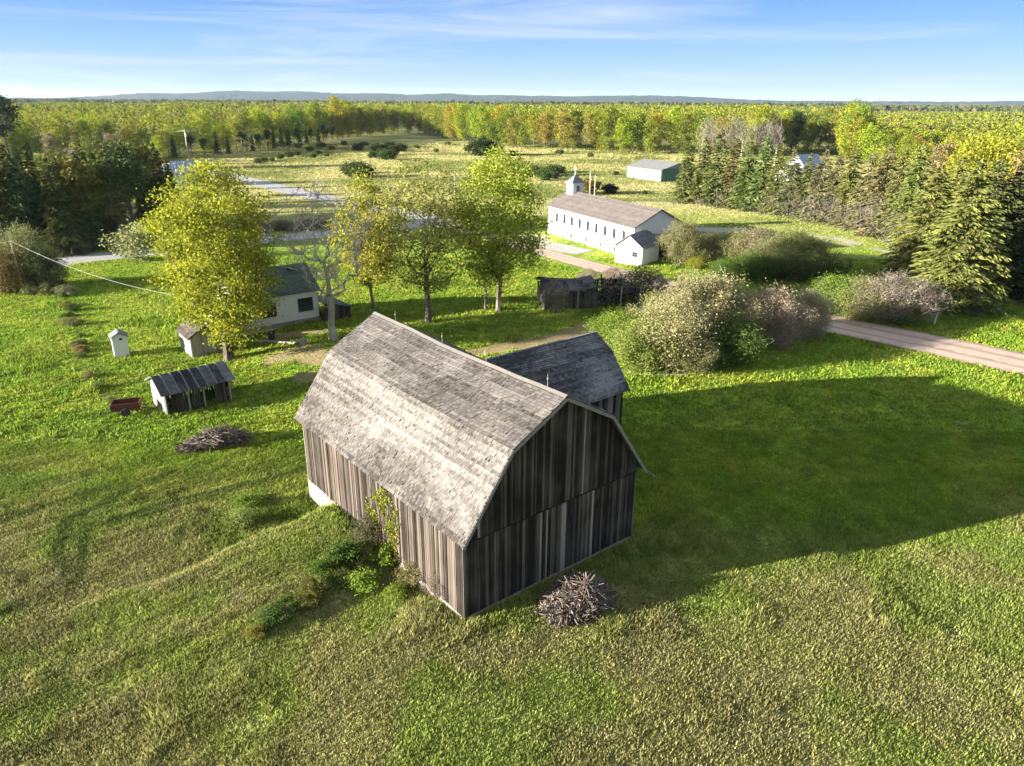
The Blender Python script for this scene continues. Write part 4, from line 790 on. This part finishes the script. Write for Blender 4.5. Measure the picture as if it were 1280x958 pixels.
for i, (x, y) in enumerate(pts):
    u_ = 640+F*x/(y*math.cos(PITCH)+22*math.sin(PITCH)); pl_ = ('middle rows' if y < 165 else 'back rows')+(' near its right end' if u_ > 130 else ' at the frame edge' if u_ < 50 else ' halfway along'); k = i % 3; front = y < np.interp(x, edge[:, 0], edge[:, 1])+14
    kind = rs.random(); c = jit([(.07, .10, .034), (.10, .13, .036), (.15, .155, .04)][int(rs.integers(3))], .15)
    h_ = (.78+.30*rs.random())*(1 if y < 140 else .80 if y < 180 else .62)
    if kind < .48: plant(PIN[k], 'pine_tree', (x, y, T(x, y)), h_, rs.random()*6, c, 'tall dark pine with a bare lower trunk edging the left pine wood' if front else f'dark pine inside the left pine wood, {pl_}', 'tree', 'pines along the near edge of the wood' if front else f'pines inside the left wood, {pl_}')
    else: plant(SPR[1+2*(i % 2)], 'spruce_tree', (x, y, T(x, y)), h_*.92, rs.random()*6, jit((.075, .095, .032)), f'dark pointed spruce among the pines of the left wood, {pl_}', 'tree', f'spruces inside the left pine wood, {pl_}')
hero(SPR[3], (168, 240), 179, 'spruce_tree', (.018, .030, .018), 'narrow near black spruce in front of the white house in the pine wood', 16, 1.0)
hero(SPR[1], (205, 262), 188, 'spruce_tree', (.11, .15, .035), 'bright green spruce left of the pale blue house', 16, 1.15)
hero(PIN[0], (14, 215), 117, 'pine_tree', (.05, .07, .04), 'lone tall pine rising above the skyline at the far left', 15, 1.1)

# ------------------------------------------------------------------ shrubs and bushes
SH = [shrub(401, 4, 2.3, 170, 120, .058, .036, 4), shrub(402, 4, 2.2, 160, 80, .056, .034, 7), shrub(403, 4, 2.5, 160, 120, .065, .045, 1), shrub(404, 4, 2.4, 130, 16, .07, .04, 12), shrub(405, 4, 2.4, 80, 34, .19, .10, 0, rad=.45), shrub(406, 4, 2.4, 80, 18, .18, .09, 5, rad=.45)]
def bush(px, vt, k, color, label, widen=1., rot=None, name='shrub', group=None):
    g_ = G(*px); r = ray(px[0], vt); k = ({2: 4, 1: 5}.get(k, k)) if (px[1]-vt < 34 and px[1] > 350) or px[1] > 600 else k; kk = g_[1]/r[1]; hh = max(.5, H+kk*r[2]-g_[2]); s_ = hh/4.
    e = plant(SH[k], name, g_, s_*widen, px[0]*.37 if rot is None else rot, color, label, 'shrub', group, sz=s_); return e
TANB = (.36, .34, .15); PINKB = (.37, .29, .20); GREB = (.17, .24, .035); DRAB = (.22, .21, .11)
for a in [((770, 440), 393, 2, GREB, 'small bright green shrub at the corner of the barn wing', 1.2),
          ((800, 461), 405, 2, (.22, .27, .06), 'yellow green shrub at the near left end of the big shrub thicket', 1.2),
          ((838, 460), 380, 0, TANB, 'tallest tan green shrub in the thicket right of the barn wing', .95),
          ((858, 437), 352, 0, (.28, .26, .12), 'tan shrub behind the tallest one in the thicket', .85),
          ((893, 432), 352, 0, (.35, .32, .15), 'broad tan shrub at the centre of the thicket', 1.05),
          ((905, 452), 400, 2, (.10, .155, .035), 'low deep green shrub at the foot of the thicket', 1.4),
          ((870, 464), 425, 1, (.22, .23, .08), 'low twiggy shrub on the near rim of the thicket', 1.5),
          ((925, 420), 372, 1, DRAB, 'shaded drab shrub left of the pinkish shrub', .9),
          ((962, 432), 366, 0, PINKB, 'pinkish budding shrub right of the thicket centre', 1.0),
          ((1008, 422), 368, 0, (.36, .32, .18), 'pale tan rounded shrub beside the end of the dirt road', .9),
          ((818, 432), 372, 0, (.27, .27, .10), 'olive shrub at the left shoulder of the thicket', .85)]: bush(*a)
for a in [((1040, 390), 347, 2, (.15, .23, .035), 'green shrub on the far side of the dirt road, leftmost of its clump', 1.3),
          ((1072, 398), 352, 0, (.25, .26, .09), 'yellow green shrub across the dirt road, second of its clump', 1.2),
          ((1105, 402), 346, 3, (.33, .29, .21), 'wide bare twigged shrub across the dirt road', 1.35),
          ((1140, 403), 355, 3, (.32, .28, .22), 'grey twiggy shrub in front of the nearest big spruce', 1.3),
          ((1128, 404), 378, 2, (.16, .21, .035), 'low green bush at the foot of the twiggy shrubs', 1.5)]: bush(*a)
for i, (u, vb, vt, k, c, wd) in enumerate([(850, 332, 278, 1, (.24, .24, .08), .8), (866, 330, 298, 0, (.24, .25, .09), 1.2), (893, 328, 294, 1, (.26, .25, .10), 1.2), (920, 332, 291, 0, (.22, .23, .08), 1.2), (945, 335, 289, 1, (.27, .24, .12), 1.2), (965, 345, 300, 0, (.20, .21, .08), 1.3), (985, 348, 293, 0, (.18, .21, .06), 1.2), (1012, 350, 303, 0, (.16, .2, .05), 1.2), (940, 350, 318, 2, (.10, .16, .03), 1.5), (905, 348, 325, 2, (.10, .17, .03), 1.4), (870, 336, 322, 2, (.24, .25, .03), 1.6), (1035, 352, 322, 2, (.08, .12, .03), 1.3)]):
    bush((u, vb), vt, k, c, f'tangled drab shrub in the thicket behind the garage, {ORD[i]} of it', wd, group='shrubs behind the garage')
for a in [((800, 368), 335, 1, (.22, .21, .09), 'drab shrub crowding the right end of the tumbledown shed', 1.2), ((820, 372), 345, 3, (.25, .2, .15), 'bare twiggy shrub between the tumbledown shed and the thicket', 1.1), ((735, 352), 337, 3, (.33, .24, .19), 'reddish twiggy bush growing behind the collapsed roof', 1.5), ((765, 355), 336, 3, (.3, .22, .18), 'bare bush behind the broken right half of the tumbledown shed', 1.5), ((694, 392), 352, 3, (.4, .35, .3), 'pale bare stems against the left wall of the tumbledown shed', .7),
          ((172, 326), 283, 5, (.27, .29, .12), 'pale green young willow beside the paved road', 1.1), ((38, 360), 290, 0, (.17, .20, .07), 'tall olive bush around the leaning pole', .85), ((12, 364), 308, 1, (.30, .22, .07), 'rusty brown bush at the left edge below the pines', 1.2), ((62, 362), 322, 0, (.09, .12, .04), 'dark bush right of the leaning pole', 1.1), ((42, 366), 352, 2, (.24, .26, .10), 'low pale bush at the foot of the leaning pole', 1.6), ((60, 367), 354, 2, (.23, .25, .09), 'low pale bush just right of the leaning pole foot', 1.6), ((82, 369), 357, 1, (.24, .24, .12), 'small pale bush at the top of the old fence line', 2.), ((2, 366), 335, 1, (.22, .20, .12), 'scruffy bush cut by the left edge', 1.3)]: bush(*a)
# bushes and vine against the barn side
for a in [((462, 680), 648, 1, (.10, .10, .045), 'dark tangled bush against the barn side below the vine', .9), ((430, 702), 678, 2, (.08, .14, .03), 'dark green bush on the shoulder of the earth ramp', 1.2), ((484, 704), 682, 2, (.18, .26, .035), 'bright green bush beside the barn foundation', 1.2), ((515, 732), 706, 1, (.24, .22, .09), 'drab bush near the barn corner', 1.0), ((548, 750), 716, 3, (.2, .15, .10), 'leafless brown bush against the barn wall near the corner', .8), ((404, 716), 702, 2, (.08, .14, .025), 'low dark bush leftmost on the ramp edge', 1.6), ((455, 735), 716, 2, (.19, .27, .04), 'low leafy bush in the hollow by the ramp', 1.4), ((495, 748), 734, 2, (.2, .26, .04), 'low weedy bush nearest the camera beside the barn', 1.5),
          ((300, 655), 640, 1, (.22, .28, .06), 'sparse olive weedy bush left of the earth ramp crest', 2.), ((310, 632), 620, 2, (.13, .2, .03), 'dark low bush in the grass left of the concrete footing', 1.8)]: bush(*a)
rs = np.random.default_rng(61)
for i in range(34):
    k_ = rs.random(); u = 325+(455-325)*k_+rs.normal()*7; v = 792+(700-792)*k_+rs.normal()*8; g_ = G(u, v); sz_ = .05+.08*rs.random()
    plant(SH[4+i % 2], 'weed_clump', g_, sz_*1.7, rs.random()*6, jit([(.09, .13, .028), (.13, .17, .035), (.20, .22, .05)][i % 3], .2), 'low dark weed clump on the grassy bank running left from the barn side', 'weeds', 'weed clumps on the bank beside the barn', sz=sz_)
for i in range(22):
    k_ = rs.random(); u = np.interp(k_, [0, .3, .6, 1], [76, 90, 104, 135])+rs.normal()*5; v = 358+(505-358)*k_; g_ = G(u, v); sz_ = .10+.12*rs.random()
    plant(SH[4+i % 2], 'weed_clump', g_, sz_*1.4, rs.random()*6, jit([(.10, .14, .03), (.2, .2, .07), (.16, .2, .05)][i % 3], .2), 'scruffy weed clump along the old fence line left of the outhouse', 'weeds', 'weed clumps along the old fence line', sz=sz_)
rs = np.random.default_rng(77); mb = MB(); n = 2600; x = rs.random(n); tt = 5.6+3.2*x+rs.normal(size=n)*.12; hh = rs.random(n)**.8*(4.0-1.4*np.abs(x-.35)*2); k = fbm(tt*1., hh, .9, 1, 3) > .46; tt = tt[k]; hh = hh[k]
mb.leaves(np.stack([P0[0]+uy[0]*tt-ux[0]*.12, P0[1]+uy[1]*tt-ux[1]*.12, hh], 1)+rs.normal(size=(len(tt), 3))*.04, .075, .05, rs, rs.random(len(tt)))
vn_ = thing('climbing_vine', P(-.12, 7, 0), 'yellow green vine climbing the sunny side wall of the big barn', 'vine'); o = mb.obj('leaves', M_leaf, vn_); o.color = (.17, .18, .035, 1)
mb = MB()
for i in range(9):
    t_ = 5.8+2.9*rs.random(); z_ = np.linspace(-.3, 2.2+1.5*rs.random(), 8); q_ = [P(-.09, t_+.25*math.sin(zz*1.3+i), zz) for zz in z_]; mb.tubes(q_[:-1], q_[1:], .022, .015, 4, .3)
mb.obj('stems', M_bark, vn_)
# ------------------------------------------------------------------ meadow bushes
JUN = [shrub(451, 3, 1.7, 60, 45, .20, .10, 0, stems=3, rad=.35), shrub(452, 3, 2.4, 70, 40, .2, .11, 0, stems=3, rad=.4)]
rs = np.random.default_rng(5)
clusters = [('round dark juniper in the scattered patch below the lime wood', [(388, 190), (398, 193), (408, 196), (372, 195), (362, 197), (350, 199), (340, 202), (330, 203), (322, 205), (392, 198), (415, 188), (402, 185)], 5, (.09, .12, .03)),
            ('dark green juniper in the clump at the middle of the meadow', [(466, 198), (476, 196), (484, 200), (492, 194), (500, 190), (488, 188), (472, 190), (448, 189)], 8, (.05, .075, .025)),
            ('dark bush on the meadow above the yellow topped tree', [(447, 217), (452, 222), (438, 221)], 13, (.055, .08, .03)),
            ('dark conifer standing alone at the upper centre of the meadow', [(603, 195)], 15, (.04, .06, .025)),
            ('bush in the loose line left of the church steeple', [(668, 218), (676, 220), (688, 220), (697, 216), (682, 226), (693, 224), (660, 222)], 9, (.08, .12, .035)),
            ('round dark bush between the steeple and the metal barn', [(762, 242)], 11, (.035, .055, .03)),
            ('low juniper scattered near the treeline', [(560, 182), (625, 190), (640, 195), (700, 193), (738, 197), (520, 186), (545, 191), (585, 190), (430, 182), (455, 183), (350, 184), (373, 186)], 5, (.12, .15, .04)),
            ('young yellow green tree by the wooden poles behind the church', [(733, 243)], 16, (.19, .20, .05)),
            ('small dark bush in the grass left of the metal barn', [(770, 219), (748, 232), (806, 243)], 4, (.05, .07, .03))]
for lb, ps, hp, c in clusters:
    for i, (u, v) in enumerate(ps):
        g_ = G(u, v); kk = g_[1]/F; s_ = hp*kk*(.8+.5*rs.random())/3
        plant(JUN[int(rs.integers(2))], 'juniper_bush', g_, s_*(1.1+.3*rs.random()), rs.random()*6, jit(c, .2), lb if len(ps) == 1 else lb, 'bush', None if len(ps) == 1 else lb.replace('round ', '').replace(' in the', 's in the').replace(' on the', 'es on the')[:60], sz=s_)
n = 14
for i in range(n):       # rank brush on the far side of the paved road
    u = 322+(i*6.4) ; v = 291-.09*(u-322)+rs.normal()*1.2; g_ = G(u, v); plant(SH[3 if i % 2 else 1], 'shrub', g_, .55+.35*rs.random(), rs.random()*6, jit((.28, .25, .13), .2), 'grey brown brush bush in the strip beyond the paved road', 'shrub', 'brush bushes along the paved road', sz=.35+.2*rs.random())

# ------------------------------------------------------------------ forest belt: the nearest trees one by one
FT = [broadleaf(501+i, 18, 4.2 if i != 3 else 3.2, [1.2, 2., 1., 3, 1.5][i], [74, 66, 78, 60, 70][i], [54, 48, 54, 40, 22][i], .95, .28, .19, .16, bark=M_bark, k=3, hollow=.3, bare=3 if i == 4 else 0) for i in range(5)]
BT = broadleaf(510, 18, 3.2, 4, 90, 0, 1.2, .3, .2, .22, bark=M_barkpale, k=3, bare=6, upcurve=.6)
FPAL = [(.255, .27, .022), (.28, .265, .025), (.20, .245, .024), (.235, .22, .04), (.14, .18, .025), (.23, .275, .022)]
rs = np.random.default_rng(9)
line = np.array([G(*p)[:2] for p in [(-60, 208), (60, 204), (130, 200), (210, 199), (300, 192), (345, 186), (400, 178), (440, 172), (492, 167), (530, 168), (580, 178), (650, 185), (720, 189), (790, 192), (850, 193), (930, 197), (985, 189), (1050, 192), (1065, 205), (1120, 214), (1200, 222), (1290, 232), (1380, 238)]])
segl = np.linalg.norm(np.diff(line, axis=0), axis=1); cum = np.concatenate([[0], np.cumsum(segl)]); tot = cum[-1]
def along(d): return np.array([np.interp(d, cum, line[:, 0]), np.interp(d, cum, line[:, 1])])
ft = []
for rowi, (off, step) in enumerate(((0, 8.2), (7, 10.5), (15, 14))):
    d = 0.
    while d < tot:
        p = along(d+rs.normal()*1.5); r = p/np.linalg.norm(p); p = p+r*(off+rs.normal()*2); ft.append((p[0], p[1], rowi)); d += step*(.75+.5*rs.random())
ft.sort(key=lambda a: a[1]); print('forest trees', len(ft))
zone = lambda u: 'far left' if u < 200 else 'left' if u < 420 else 'centre left' if u < 560 else 'centre' if u < 720 else 'centre right' if u < 880 else 'right' if u < 1090 else 'far right'
for i, (x, y, rw) in enumerate(ft):
    u = 640+F*x/(y*math.cos(PITCH)+22*math.sin(PITCH)); zn = zone(u); v0 = vn(np.array([x]), np.array([y]), 35, 2)[0]
    h_ = .92+.22*rs.random()+.25*(v0-.5); c = FPAL[int(rs.integers(6))]; k = int(rs.integers(5))
    if zn in ('far left', 'left'):
        if rw == 0 and u < 440: # dark pines fringe below the lime wood
            plant(PIN[i % 3] if i % 2 else SPR[1], 'pine_tree', (x, y, T(x, y)), .45+.2*rs.random(), rs.random()*6, jit((.055, .085, .03), .2), f'small dark pine fringing the lime wood, {zn} part', 'tree', f'pines fringing the {zn} lime wood'); continue
        h_ *= .85; c = [(.235, .28, .022), (.20, .25, .024), (.255, .27, .028), (.14, .19, .025)][int(rs.integers(4))]
        if rs.random() < .06: c = (.26, .20, .12)
    if zn == 'far right': h_ *= .66; 
    if zn == 'right' and 955 < u < 1000 and rw: c = DKG
    if zn == 'right': h_ *= .95
    gname = 'golden' if c[0] > .23 and c[0] >= c[1]*.94 else 'dark green' if c[0] < .16 else 'lime green'
    plant(FT[k], 'forest_tree', (x, y, T(x, y)), h_, rs.random()*6, jit(c, .12), f'{gname} spring tree at the edge of the forest belt, {zn} part', 'tree', f'{gname} trees of the forest belt, {zn} part', sz=h_*(1+.1*rs.normal()) if zn != 'far right' else h_)
for i, u in enumerate([882, 893, 903, 914, 925, 938, 950, 960, 876, 968]):
    g_ = G(u, 207+rs.normal()*2); plant(BT, 'bare_tree', g_, .82+.2*rs.random(), rs.random()*6, OLIVE, 'bare grey poplar rising behind the left half of the spruce row', 'tree', 'bare poplars behind the spruce row')
for i, (u, v, vt, c) in enumerate([(1165, 262, 176, (.22, .18, .08)), (1195, 268, 170, (.26, .26, .03)), (1232, 270, 165, (.28, .28, .03)), (1268, 275, 176, (.22, .17, .07)), (1140, 250, 180, (.26, .27, .04)), (1100, 240, 182, (.24, .25, .04)), (1215, 250, 172, (.28, .3, .03)), (1290, 262, 170, (.25, .25, .03))]):
    hero(FT[i % 5], (u, v), vt, 'forest_tree', c, f'{"rusty brown" if c[1] < .2 else "bright yellow green"} tree crown above the near spruces, {ORD[i]} built from the road end'.replace(' built from the road end', ' of the group'), 18, 1.0, i)['group'] = 'bright crowns above the near spruces'
# lime trees and field left of the pine wood
for i in range(34):
    u = -10+rs.random()*330; v = 186+rs.random()*22-(.02*u if u > 150 else 0); g_ = G(u, v)
    if 4 < u < 26 and v < 196: continue
    hero_c = [(.22, .27, .03), (.06, .09, .03), (.25, .2, .12), (.16, .2, .035)][int(rs.integers(4))]
    plant(FT[i % 5] if hero_c[0] > .1 else PIN[i % 3], 'forest_tree', g_, .5+.22*rs.random(), rs.random()*6, jit(hero_c), 'mixed young tree between the pine wood and the lime wood', 'tree', 'young trees behind the pine wood')

# the rest of the forest as one mass of crowns
def mass(name, kindlabel, pts, hh, per, lsz, pal, mt, rxk=.24, seed=1, z0=None):
    rs = np.random.default_rng(seed); n = len(pts); cnt = np.broadcast_to(per, (n,)).astype(int); idx = np.repeat(np.arange(n), cnt); m_ = len(idx)
    p = rs.normal(size=(m_, 3)); p /= np.linalg.norm(p, axis=1, keepdims=True); p[:, 2] = np.abs(p[:, 2])**.8*np.where(rs.random(m_) < .8, 1, -.6); p *= (.6+.4*rs.random(m_))[:, None]
    c = np.stack([pts[idx, 0]+p[:, 0]*hh[idx]*rxk, pts[idx, 1]+p[:, 1]*hh[idx]*rxk, hh[idx]*(.62+.38*p[:, 2])+(0 if z0 is None else z0[idx])], 1)
    mb = MB(); s_ = lsz[idx]*(.6+.8*rs.random(m_)); d = rs.normal(size=(m_, 3)); d /= np.linalg.norm(d, axis=1, keepdims=True); e = np.cross(d, rs.normal(size=(m_, 3))); e /= np.linalg.norm(e, axis=1, keepdims=True)
    v = np.stack([c-d*s_[:, None], c+e*s_[:, None]*.7, c+d*s_[:, None], c-e*s_[:, None]*.7], 1)
    fi = fbm(pts[:, 0], pts[:, 1], 75, seed % 6, 4); fi = np.argsort(np.argsort(fi))/n*len(pal)*1.6+rs.normal(size=n)*.9; col = np.array(pal)[fi.astype(int) % len(pal)]*(.85+.3*rs.random(n))[:, None]; cv = .88*col[idx]*(.85+.3*rs.random(m_))[:, None]
    mb.add(v.reshape(-1, 3), np.arange(4*m_).reshape(-1, 4), .5, 0, np.repeat(cv, 4, 0)); o = mb.obj(name, mt, kind='stuff'); tag(o, kindlabel, 'forest'); return o
M_mass, nt, b = mat('forest_leaves', .8, .1); nt.nodes.remove(b); at = ND(nt, 'ShaderNodeAttribute', attribute_name='col'); d_ = ND(nt, 'ShaderNodeBsdfDiffuse'); t_ = ND(nt, 'ShaderNodeBsdfTranslucent'); x_ = ND(nt, 'ShaderNodeMixShader'); x_.inputs[0].default_value = .3
nt.links.new(at.outputs['Color'], d_.inputs[0]); nt.links.new(at.outputs['Color'], t_.inputs[0]); nt.links.new(d_.outputs[0], x_.inputs[1]); nt.links.new(t_.outputs[0], x_.inputs[2]); nt.links.new(x_.outputs[0], nt.nodes['Material Output'].inputs[0])
rs = np.random.default_rng(12)
def behind(x, y, marg):
    lr = np.interp(np.arctan2(x, y), np.arctan2(line[:, 0], line[:, 1]), np.hypot(line[:, 0], line[:, 1])); return np.hypot(x, y) > lr+marg
n = 26000; y = 240+1160*rs.random(n)**.8; x = (rs.random(n)*2-1)*(.85*y+40); k = behind(x, y, 16); x = x[k]; y = y[k]
hh = (14.5+4.5*rs.random(len(x))+6*(fbm(x, y, 60, 1, 3)-.5)); hh *= np.where(x > .42*y, .60, 1.)*(1-.12*sst(.30, .40, x/y)); hh *= np.where(x < -.45*y, .9, 1.)
dist = np.hypot(x, y); mass('forest', 'spring forest of lime, gold and brown crowns reaching away to the hills', np.stack([x, y], 1), hh, np.clip(28000/dist, 26, 80), np.clip(dist/950, .34, 1.3), [(.12, .15, .025), (.20, .25, .022), (.235, .25, .022), (.17, .21, .025), (.24, .24, .028), (.22, .20, .045), (.05, .08, .022), (.21, .175, .09), (.21, .235, .025)], M_mass, .26, 2)
n = 34000; y = 1350+5200*rs.random(n)**.7; x = (rs.random(n)*2-1)*(.85*y+40); hh = 15+6*rs.random(n); hh *= np.where(x > .42*y, .75, 1.)
mass('forest', 'distant forest carpet between the near woods and the hills', np.stack([x, y], 1), hh, 9, np.full(n, 5.), [(.08, .10, .03), (.10, .11, .035), (.06, .08, .03), (.13, .11, .06)], M_mass, .8, 3)

# hills along the horizon, wooded
def hill(D, prof_px, name, th_=1500):
    us = np.linspace(-420, 1700, 420); n = len(us); mb = MB(); rows = 14; V = []
    for j in range(rows):
        k = j/(rows-1); dd = D+th_*k; f_ = math.sin(k*math.pi*.5)
        for i, u in enumerate(us):
            ppx = np.interp(u, [p[0] for p in prof_px], [p[1] for p in prof_px]); x = (u-640)/F*dd*1.0; hgt_ = 22+ppx*(D+th_)/F/math.cos(PITCH)**2*1.; hgt_ = hgt_ if ppx > -3 else 5
            z_ = max(.5, hgt_*f_*(1+.30*(fbm(np.array([x]), np.array([dd]), 900, 3, 4)[0]-.5)))+14*vn(np.array([x]), np.array([dd]), 60, 4)[0]; V.append((x, dd, z_-(0 if j else 30)))
    ii = (np.arange(rows-1)[:, None]*n+np.arange(n-1)[None]).ravel(); mb.add(V, np.stack([ii, ii+1, ii+1+n, ii+n], 1)); return mb.obj(name, M_hill, kind='structure')
M_hill = plain('wooded_hills', (.030, .038, .024), .95, .05, .006, .6)
hill(6800, [(-400, 0), (100, 0), (160, 2.5), (210, 5.5), (250, 5), (310, 7.6), (355, 6.6), (400, 7.4), (440, 6), (480, 6.2), (520, 5), (560, 6.4), (600, 5.2), (640, 5.6), (700, 4.4), (740, 5.2), (790, 6), (840, 5), (900, 2.5), (960, 1.), (1040, 1), (1150, 1), (1240, 2), (1290, 3), (1700, 2)], 'hills')

# ------------------------------------------------------------------ grass
ROADS_PX = [([(585, 287), (640, 305), (700, 322), (770, 341), (850, 362), (950, 385), (1034, 404), (1160, 430), (1280, 456), (1420, 486), (1760, 556)], 3.3), ([(-90, 356), (0, 343), (80, 327), (150, 319), (215, 313), (280, 306), (345, 299), (420, 291), (500, 283), (560, 277)], 3.4), ([(60, 186), (140, 197), (215, 208), (265, 215), (330, 231), (383, 243), (432, 253), (520, 270), (560, 280), (600, 290)], 4.2), ([(688, 307), (732, 316)], 2.6), ([(868, 287), (932, 288)], 2.9)]
def tufts(name, n, ylo, yhi, hmul, wmul, pw, seed, label, nb=3):
    rs = np.random.default_rng(seed); k = rs.random(n); y = (ylo**pw+k*(yhi**pw-ylo**pw))**(1/pw); x = (rs.random(n)*2-1)*(y*.76+17)
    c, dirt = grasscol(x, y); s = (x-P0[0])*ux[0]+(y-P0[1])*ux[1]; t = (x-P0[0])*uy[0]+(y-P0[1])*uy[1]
    ok = ~((s > -.1) & (s < W+.1) & (t > -.1) & (t < L+.1)) & ~((s > W-1) & (s < WS+.1) & (t > WT0-.1) & (t < WT1+.1)) & (rs.random(n) > dirt*1.2)
    rd = np.all([seg_dist(x, y, gpoly(a_)) > b_ for a_, b_ in ROADS_PX], axis=0)
    hs_ = ~((s > 7.3) & (s < 16.1) & (t > 49.4) & (t < 55.9)); ok &= rd & hs_
    den = fbm(x, y, 1.1, 3, 3); ok &= rs.random(n) < .35+1.3*den
    x = x[ok]; y = y[ok]; c = c[ok]; s = s[ok]; t = t[ok]; m_ = len(x); z = terr(x, y)
    weed = np.exp(-((np.abs(s+.9))/1.0)**2)*((t > -1) & (t < L+1))+.8*np.exp(-((np.abs(t+.7))/.6)**2)*((s > -1) & (s < W+1)); weed = weed+.8*(sst(.60, .72, fbm(x, y, 4.5, 5, 4)))
    dsc = 1. if ylo < 100 else y/230.
    ht = dsc*hmul*(.045+.075*rs.random(m_)+.05*rs.random(m_)**4)*(.6+.9*fbm(x, y, 2.4, 1, 3))*(1+1.3*weed); P_ = []; 
    mb = MB(); va = []; ca = []; ccol = c*(.70+.75*rs.random(m_))[:, None]; yk = rs.random(m_) < .16; ccol[yk] = ccol[yk]*.5+np.array([.28, .265, .11])*.5*(.6+.6*rs.random(yk.sum()))[:, None]
    for j in range(nb):
        a = rs.random(m_)*6.28; ln_ = .35+.5*rs.random(m_); w_ = dsc*wmul*(.020+.026*rs.random(m_)); ox = rs.normal(size=m_)*.05*wmul*dsc; oy = rs.normal(size=m_)*.05*wmul*dsc
        bx = x+ox; by = y+oy; dx_ = np.cos(a); dy_ = np.sin(a)
        v = np.stack([np.stack([bx-dy_*w_, by+dx_*w_, z-.02], 1), np.stack([bx+dy_*w_, by-dx_*w_, z-.02], 1), np.stack([bx+dx_*ln_*ht, by+dy_*ln_*ht, z+ht*(.75+.5*rs.random(m_))], 1)], 1)
        mb.add(v.reshape(-1, 3), np.arange(3*m_).reshape(-1, 3), .5, 0, np.repeat(ccol*(.8+.4*rs.random(m_))[:, None]*1.0, 3, 0))
    return tag(mb.obj(name, M_grassb, kind='stuff'), label, 'grass')
M_grassb = M_mass.copy(); M_grassb.name = 'grass_blades'
for n_ in M_grassb.node_tree.nodes:
    if n_.type == 'MIX_SHADER': n_.inputs[0].default_value = .4
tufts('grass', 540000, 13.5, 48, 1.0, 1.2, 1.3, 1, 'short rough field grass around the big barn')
tufts('grass', 270000, 48, 110, 1.5, 2.4, 1.1, 2, 'rough grass of the farmyard and the fields beyond the barn', 2)
tufts('grass', 330000, 108, 420, 2.2, 4.6, 1.0, 3, 'pale dry grass of the far meadow', 2)

# ------------------------------------------------------------------ the air
mb = MB(); mb.box((0, 7000, 72), (12000, 0, 0), (0, 9500, 0), (0, 0, 76)); M_haze, nt, b = mat('haze_air'); nt.nodes.remove(b)
pv = ND(nt, 'ShaderNodeVolumePrincipled'); pv.inputs['Color'].default_value = (.62, .80, 1.0, 1); pv.inputs['Density'].default_value = 3e-5; pv.inputs['Anisotropy'].default_value = .1; nt.links.new(pv.outputs[0], nt.nodes['Material Output'].inputs['Volume'])
mb.obj('haze', M_haze, kind='stuff')
